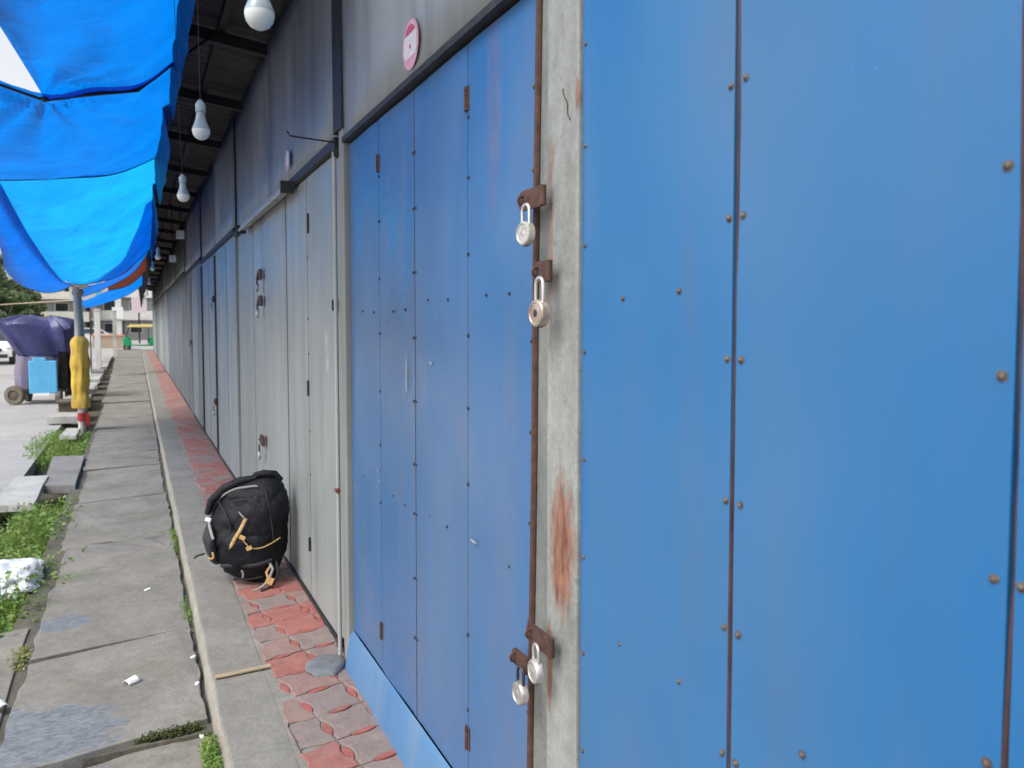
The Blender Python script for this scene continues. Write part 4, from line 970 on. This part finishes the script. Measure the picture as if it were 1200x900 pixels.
btube('brand_tag', [(.0, .135), (.008, .115), (.002, .09)], .006, 'bag_pipe', .078).name = 'cloth_tag'
for (x, z) in ((-.245, .415), (.04, .265), (.0, .33)):
    s = bsurf(x, z, .05 if x > -.2 else .03); bm = B(); box(bm, s.x - .018, s.x + .018, s.y - .006, s.y + .006, z - .012, z + .012, ROTY(R(random.uniform(-40, 40))))
    obj('buckle', bm, M['white_plastic'] if x < -.2 else M['bag_tan'], bp, local=True, bevel=.002)
bm = B(); tube(bm, [(-.01, .06, .63), (.01, .03, .665), (.06, .02, .68), (.13, .03, .675), (.16, .05, .63)], .022, 10); obj('grab_handle', bm, M['bag'], bp, smooth=60, local=True)
bm = B(); tube(bm, [(.13, -.12, .16), (.165, -.15, .12), (.15, -.17, .07), (.12, -.18, .03), (.09, -.20, .012), (.06, -.22, .008)], .009, 8); obj('strap', bm, M['bag_pipe'], bp, smooth=60, local=True)
bm = B(); tube(bm, [(.17, -.10, .15), (.19, -.13, .09), (.17, -.15, .03), (.14, -.19, .01), (.12, -.235, .008)], .010, 8); obj('strap', bm, M['bag_grey'], bp, smooth=60, local=True)
bm = B(); tube(bm, [(.15, -.13, .14), (.125, -.15, .10), (.14, -.16, .06)], .0085, 8); box(bm, .13, .175, -.185, -.165, .035, .075, ROTY(.4)); obj('strap_buckle', bm, M['bag_tan'], bp, smooth=40, local=True)
bm = B(); tube(bm, [(-.30, -.03, .18), (-.335, -.06, .175), (-.345, -.08, .165)], .006, 6); obj('strap_end', bm, M['bag_grey'], bp, local=True)

# ---------------------------------------------------------------- covered cart by the road
ct = thing('covered_cart', 'street cart under a purple-blue tarpaulin with a sky blue panel, parked at the road edge', 'cart', (-1.90, 20.2, -.14), R(-4))
def cloth_ring(levels, n=48, seed=0, amp=.03):
    bm = B(); g = []
    for (z, cx, cy, rx, ry, sag) in levels:
        line = []
        for k in range(n):
            a = 2 * math.pi * k / n; ca, sa_ = math.cos(a), math.sin(a)
            x = cx + rx * math.copysign(abs(ca) ** .5, ca); y = cy + ry * math.copysign(abs(sa_) ** .5, sa_)
            d = amp * noise.noise(Vector((x * 1.7, y * 1.7, z * 1.2 + seed))) + amp * .6 * math.sin(a * 9 + z * 2.5)
            line.append(bm.verts.new((x + d * ca, y + d * sa_, z + sag * math.sin(a * 2 + seed) + d * .5)))
        g.append(line)
    for a, b in zip(g[:-1], g[1:]):
        for k in range(n): bm.faces.new((a[k], a[(k + 1) % n], b[(k + 1) % n], b[k]))
    bm.faces.new(g[-1]); bm.faces.new(g[0][::-1])
    return bm
obj('tarp_top', cloth_ring([(1.06, .06, 0, .50, .45, .03), (1.16, .04, 0, .54, .5, .03), (1.45, -.04, 0, .64, .58, .03), (1.72, -.10, 0, .74, .66, .05), (1.78, -.10, 0, .70, .62, .05), (1.86, -.06, 0, .52, .48, .02), (1.92, -.02, 0, .26, .24, .01)], amp=.09), M['purple_tarp'], ct, smooth=45, local=True)
obj('tarp_skirt', cloth_ring([(.34, -.02, 0, .48, .44, .03), (.7, .0, 0, .50, .46, .02), (1.08, .03, 0, .49, .45, .02)], seed=3, amp=.06), M['dust_tarp'], ct, smooth=45, local=True)
bm = B(); box(bm, -.20, .34, -.58, -.53, .24, .96); box(bm, -.12, .14, -.578, -.532, .93, 1.03); obj('blue_panel', bm, M['cyan_plastic'], ct, local=True, bevel=.05)
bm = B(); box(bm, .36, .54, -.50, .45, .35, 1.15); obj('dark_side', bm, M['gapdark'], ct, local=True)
bm = B(); box(bm, -.5, .52, -.45, .45, .26, .33); obj('deck', bm, M['darkmetal'], ct, local=True)
bm = B(); box(bm, -.12, .20, -.60, -.54, .19, .25); obj('bumper_rail', bm, M['white_plastic'], ct, local=True)
def wheel(par, x, y, z, r, w, ax='X', mats=('mudtyre', 'rim'), rot=0):
    MM = ROTY(R(90)) if ax == 'X' else ROTX(R(90))
    if rot: MM = ROTZ(rot) @ MM
    bm = B(); lathe(bm, [(r * .55, -w / 2), (r * .92, -w / 2), (r, -w * .3), (r, w * .3), (r * .92, w / 2), (r * .55, w / 2), (r * .55, -w / 2)], (x, y, z), 28, MM); t_ = obj('wheel', bm, M[mats[0]], par, smooth=40, local=True)
    bm = B(); lathe(bm, [(0, -w * .35), (r * .2, -w * .4), (r * .55, -w * .25), (r * .57, w * .25), (r * .2, w * .4), (0, w * .35)], (x, y, z), 24, MM); obj('rim', bm, M[mats[1]], t_, smooth=40, local=True)
wheel(ct, -.50, -.42, .21, .21, .13, 'X', ('mudtyre', 'bark'), R(70)); wheel(ct, .34, -.42, .17, .17, .11, 'X', ('mudtyre', 'bark')); wheel(ct, -.4, .42, .20, .20, .12, 'X', ('mudtyre', 'bark')); wheel(ct, .42, .42, .20, .20, .12, 'X', ('mudtyre', 'bark'))
bm = B(); bmesh.ops.create_icosphere(bm, subdivisions=4, radius=1)
for v in bm.verts:
    k = 1 + .25 * noise.noise(v.co * 2); v.co = Vector((-1.22 + v.co.x * .17 * k, 20.6 + v.co.y * .3 * k, .22 + v.co.z * .36 * k))
setp(centred(obj('white_sack', bm, M['slab_pale'], smooth=60)), 'pale full sack standing between the cart and the yellow wrapped pole', 'sack')

# ---------------------------------------------------------------- vehicles far off
def car(x, y, rz_, label, paint='car_white', s=1.0):
    t = thing('parked_car', label, 'car', (x, y, -.14), rz_)
    # side profile (length y, height z), front at -y
    prof = [(-2.05, .35), (-2.08, .62), (-1.95, .82), (-1.15, .98), (-.45, 1.42), (.95, 1.48), (1.75, 1.10), (2.02, .98), (2.08, .55), (2.0, .32)]
    bm = B(); A = []; n = len(prof)
    for xx, k in ((-.84, .0), (-.86, 1), (.86, 1), (.84, 0)):
        A.append([bm.verts.new(((xx * (1 - .12 * max(0, z - .9) / .5)), yy * (1 if k else .985), z if k else z * .99)) for yy, z in prof])
    for a, b in zip(A[:-1], A[1:]):
        for i in range(n): bm.faces.new((a[i], a[(i + 1) % n], b[(i + 1) % n], b[i]))
    bm.faces.new(A[0]); bm.faces.new(A[-1][::-1]); obj('car_body', bm, M[paint], t, local=True, bevel=.05)
    def quad(nm, vs, m_, th=.012):
        bm = B(); bm.faces.new([bm.verts.new(v) for v in vs]); o = obj(nm, bm, M[m_], t, local=True); s_ = o.modifiers.new('t', 'SOLIDIFY'); s_.thickness = th; s_.offset = 0
    quad('windscreen', [(-.72, -1.10, 1.015), (.72, -1.10, 1.015), (.62, -.50, 1.405), (-.62, -.50, 1.405)], 'glass', .02)
    quad('rear_window', [(-.66, 1.05, 1.45), (.66, 1.05, 1.45), (.72, 1.68, 1.155), (-.72, 1.68, 1.155)], 'glass', .02)
    for s_ in (-1, 1):
        quad('side_window', [(s_ * .855, -.95, 1.03), (s_ * .855, .1, 1.03), (s_ * .79, .1, 1.38), (s_ * .79, -.38, 1.36)], 'glass', .03)
        quad('side_window', [(s_ * .855, .2, 1.03), (s_ * .855, 1.3, 1.05), (s_ * .79, .9, 1.40), (s_ * .79, .2, 1.38)], 'glass', .03)
        bm = B(); box(bm, s_ * .78 - .13, s_ * .78 + .05 if s_ > 0 else s_ * .78 + .13, -2.09, -1.95, .66, .80); obj('headlight', bm, M['headlight'], t, local=True, bevel=.03)
        wheel(t, s_ * .78, -1.3, .31, .31, .19, 'X', ('tyre', 'rim')); wheel(t, s_ * .78, 1.3, .31, .31, .19, 'X', ('tyre', 'rim'))
        bm = B(); box(bm, s_ * .95 - .07, s_ * .95 + .07, -.92, -.84, 1.0, 1.12); obj('mirror', bm, M[paint], t, local=True, bevel=.02)
    bm = B(); box(bm, -.5, .5, -2.10, -2.06, .58, .72); obj('grille', bm, M['black_plastic'], t, local=True)
    bm = B(); box(bm, -.7, .7, -2.11, -2.04, .30, .46); obj('lower_grille', bm, M['black_plastic'], t, local=True)
    return t
car(-5.75, 41.5, 0, 'white car parked across the road at the left edge of the photo')
def rickshaw(x, y, rz_, label):
    t = thing('auto_rickshaw', label, 'auto rickshaw', (x, y, -.14), rz_)
    prof = [(-1.25, .35), (-1.32, .75), (-1.05, 1.0), (-.85, .85), (-.75, .42), (.05, .40), (.25, .42), (.35, .95), (1.15, .95), (1.28, .80), (1.30, .40), (1.1, .30)]
    bm = B(); A = []
    for w in (-.62, .62):
        A.append([bm.verts.new((xx, w * (.55 if xx < -.7 else 1), z)) for xx, z in prof])
    n = len(prof)
    for i in range(n): bm.faces.new((A[0][i], A[0][(i + 1) % n], A[1][(i + 1) % n], A[1][i]))
    bm.faces.new(A[0]); bm.faces.new(A[1][::-1]); obj('rickshaw_body', bm, M['auto_green'], t, local=True, bevel=.03)
    bm = B(); poly = [(-1.0, 1.62), (-.8, 1.74), (.9, 1.76), (1.22, 1.62), (1.22, 1.56), (-1.0, 1.56)]
    A = [[bm.verts.new((xx, w, z)) for xx, z in poly] for w in (-.66, .66)]; n = 6
    for i in range(n): bm.faces.new((A[0][i], A[0][(i + 1) % n], A[1][(i + 1) % n], A[1][i]))
    bm.faces.new(A[0]); bm.faces.new(A[1][::-1]); obj('hood', bm, M['auto_yellow'], t, local=True, bevel=.03)
    bm = B(); box(bm, .85, 1.2, -.6, .6, .96, 1.55); obj('rear_canvas', bm, M['gapdark'], t, local=True)
    bm = B(); box(bm, .2, .8, -.55, .55, .5, .85); box(bm, .7, .85, -.55, .55, .85, 1.35); obj('bench', bm, M['black_plastic'], t, local=True)
    bm = B(); tube(bm, [(-1.1, -.5, .95), (-.9, -.55, 1.6)], .03, 8); tube(bm, [(-1.1, .5, .95), (-.9, .55, 1.6)], .03, 8); tube(bm, [(.25, -.6, .9), (.25, -.6, 1.6)], .025, 8); obj('frame_bars', bm, M['black_plastic'], t, local=True)
    bm = B(); bm.faces.new([bm.verts.new(v) for v in ((-1.09, -.48, .98), (-1.09, .48, .98), (-.91, .52, 1.56), (-.91, -.52, 1.56))]); obj('windscreen', bm, M['glass'], t, local=True)
    wheel(t, -1.05, 0, .24, .24, .12, 'Y', ('tyre', 'rim')); wheel(t, .95, -.55, .24, .24, .12, 'Y', ('tyre', 'rim')); wheel(t, .95, .55, .24, .24, .12, 'Y', ('tyre', 'rim'))
rickshaw(.45, 57, 0, 'green auto rickshaw with cream yellow hood at the end of the shop row')
car(-3.2, 72, R(90), 'grey-white car crossing at the far end of the road behind the posts')
t = thing('food_stall', 'low dark stall with orange-topped counter at the far end of the footpath', 'stall', (-1.9, 64, -.14))
bm = B(); box(bm, -2.9, -.9, 63.6, 64.4, -.14, .75); obj('counter', bm, M['tan_wall'], t)
bm = B(); box(bm, -3.0, -.8, 63.5, 64.5, .75, .85); obj('counter_top', bm, M['signorange'], t)
bm = B(); box(bm, -3.1, -.7, 63.4, 64.6, 1.9, 2.0); obj('stall_roof', bm, M['fascia'], t)
for xx in (-2.95, -.85):
    bm = B(); box(bm, xx - .05, xx + .05, 63.95, 64.05, .85, 1.9); obj('stall_post', bm, M['darkmetal'], t)

# ---------------------------------------------------------------- far buildings
def building(name, label, x0, x1, y0, dep, floors, fh, wall, band, base=-.14, win=True, over=.5, wmat='glass'):
    t = thing(name, label, 'building', ((x0 + x1) / 2, y0 + dep / 2, base))
    bm = B(); box(bm, x0, x1, y0, y0 + dep, base, base + floors * fh); obj('wall', bm, M[wall], t)
    for f in range(floors):
        z = base + (f + 1) * fh
        bm = B(); box(bm, x0 - over, x1 + over, y0 - over * 1.6, y0 + dep + .3, z - .28, z); obj('floor_slab', bm, M[band], t)
        bm = B(); box(bm, x0 - over * .8, x1 + over * .8, y0 - over * 1.5, y0 - over * 1.5 + .12, z + .003, z + .75 if f < floors - 1 else z + .5); obj('parapet', bm, M[band], t)
        if win:
            n = int((x1 - x0) / 2.2)
            for k in range(n):
                xx = x0 + (k + .5) * (x1 - x0) / n
                bm = B(); box(bm, xx - .65, xx + .65, y0 - .06, y0 + .02, z - fh + .75, z - .6); w_ = obj('window', bm, M['white_wall'], t)
                bm = B(); box(bm, xx - .56, xx + .56, y0 - .08, y0 - .05, z - fh + .83, z - .68); obj('pane', bm, M[wmat], w_)
    return t
building('concrete_building', 'pale cream building with stepped projecting floors behind the near pole', -8.9, -4.9, 92, 10, 2, 2.3, 'grey_wall', 'cream_wall', over=.7)
building('concrete_building', 'upper cream block with wide sunshade standing behind the stepped building', -8.6, -5.2, 104, 8, 3, 2.25, 'cream_wall', 'cream_wall', over=.6)
building('office_building', 'grey building with white floor bands closing the far end of the street', -3.9, 9.0, 96, 14, 3, 2.5, 'grey_wall', 'white_wall', over=.5)
t = thing('billboard', 'pale pink hoarding standing above the far shops', 'sign', (.3, 80, -.14))
bm = B(); box(bm, -.4, .9, 80, 80.1, 2.7, 4.1); obj('board', bm, M['signpink'], t)
bm = B(); box(bm, .15, .3, 80.1, 80.2, -.14, 2.7); obj('leg', bm, M['darkmetal'], t)
t = thing('signboard', 'white and orange signboard hung beside the blue tarpaulin strip', 'sign', (-1.0, 30.5, 2.9))
bm = B(); box(bm, -2.05, -.95, 30.4, 30.5, 2.45, 3.2); obj('board', bm, M['white_wall'], t)
bm = B(); box(bm, -2.0, -1.5, 30.38, 30.395, 2.85, 3.1); obj('orange_field', bm, M['signorange'], t)
bm = B(); box(bm, -1.25, -1.1, 30.38, 30.395, 2.5, 3.15); obj('blue_stripe', bm, M['cyan_plastic'], t)
bm = B(); box(bm, -1.47, -1.43, 30.5, 30.54, -.2, 3.2); obj('sign_leg', bm, M['darkmetal'], t)

def tree(label, x, y, h, r, n, mat, seed, base=-.14):
    rr = random.Random(seed); t = thing('tree', label, 'tree', (x, y, base), 0, 'trees across the road')
    bm = B(); limbs = []
    tube(bm, [(x, y, base), (x + .15, y, h * .25), (x, y + .1, h * .45), (x + .1, y, h * .75)], [.32, .25, .18, .06], 10)
    for k in range(9):
        a = rr.uniform(0, 6.28); z0 = h * rr.uniform(.25, .55); e = Vector((x + r * .75 * math.cos(a), y + r * .75 * math.sin(a), h * rr.uniform(.55, .95)))
        tube(bm, [(x, y, z0), ((x + e.x) / 2, (y + e.y) / 2, (z0 + e.z) / 2 - .2), e], [.12, .08, .03], 6); limbs.append(e)
    obj('trunk', bm, M['bark'], t, smooth=60)
    bm = B(); cl = []
    for k in range(34):
        a, u = rr.uniform(0, 6.28), rr.uniform(-.75, 1); q = r * math.sqrt(max(0, 1 - u * u)) * rr.uniform(.45, 1)
        cl.append((Vector((x + q * math.cos(a), y + q * math.sin(a), h * .60 + u * h * .38)), rr.uniform(.5, 1.15) * r * .3))
    for k in range(n):
        c, cr = rr.choice(cl); d = Vector((rr.gauss(0, 1), rr.gauss(0, 1), rr.gauss(0, .8))); d = d.normalized() * cr * rr.random() ** .35
        p = c + d; s = rr.uniform(.08, .2); A = Vector((rr.gauss(0, 1), rr.gauss(0, 1), rr.gauss(0, .6))).normalized(); Bv = A.cross(Vector((rr.gauss(0, 1), rr.gauss(0, 1), 1))).normalized()
        bm.faces.new([bm.verts.new(p + A * s), bm.verts.new(p + Bv * s * .6), bm.verts.new(p - A * s), bm.verts.new(p - Bv * s * .6)])
    me = bpy.data.meshes.new('crown'); bmesh.ops.translate(bm, verts=bm.verts, vec=-Vector((x, y, base))); bm.to_mesh(me); bm.free(); me.materials.append(M[mat])
    o = bpy.data.objects.new('crown', me); C.objects.link(o); o.parent = t
tree('tall leafy tree at the left edge of the photo across the road', -9.9, 74, 6.9, 3.0, 11000, 'tree_a', 1)
tree('paler leafy tree leaning toward the cream building', -9.5, 82, 5.0, 2.2, 8000, 'tree_b', 2)
tree('dense low tree directly behind the covered cart', -8.6, 66, 3.9, 2.0, 7000, 'tree_a', 3)
tree('low bushy tree in front of the cream building base', -7.6, 88, 2.3, 1.0, 4000, 'tree_b', 4)
tree('big tree farther left, mostly outside the frame', -14.0, 70, 9.0, 3.8, 8000, 'tree_a', 5)
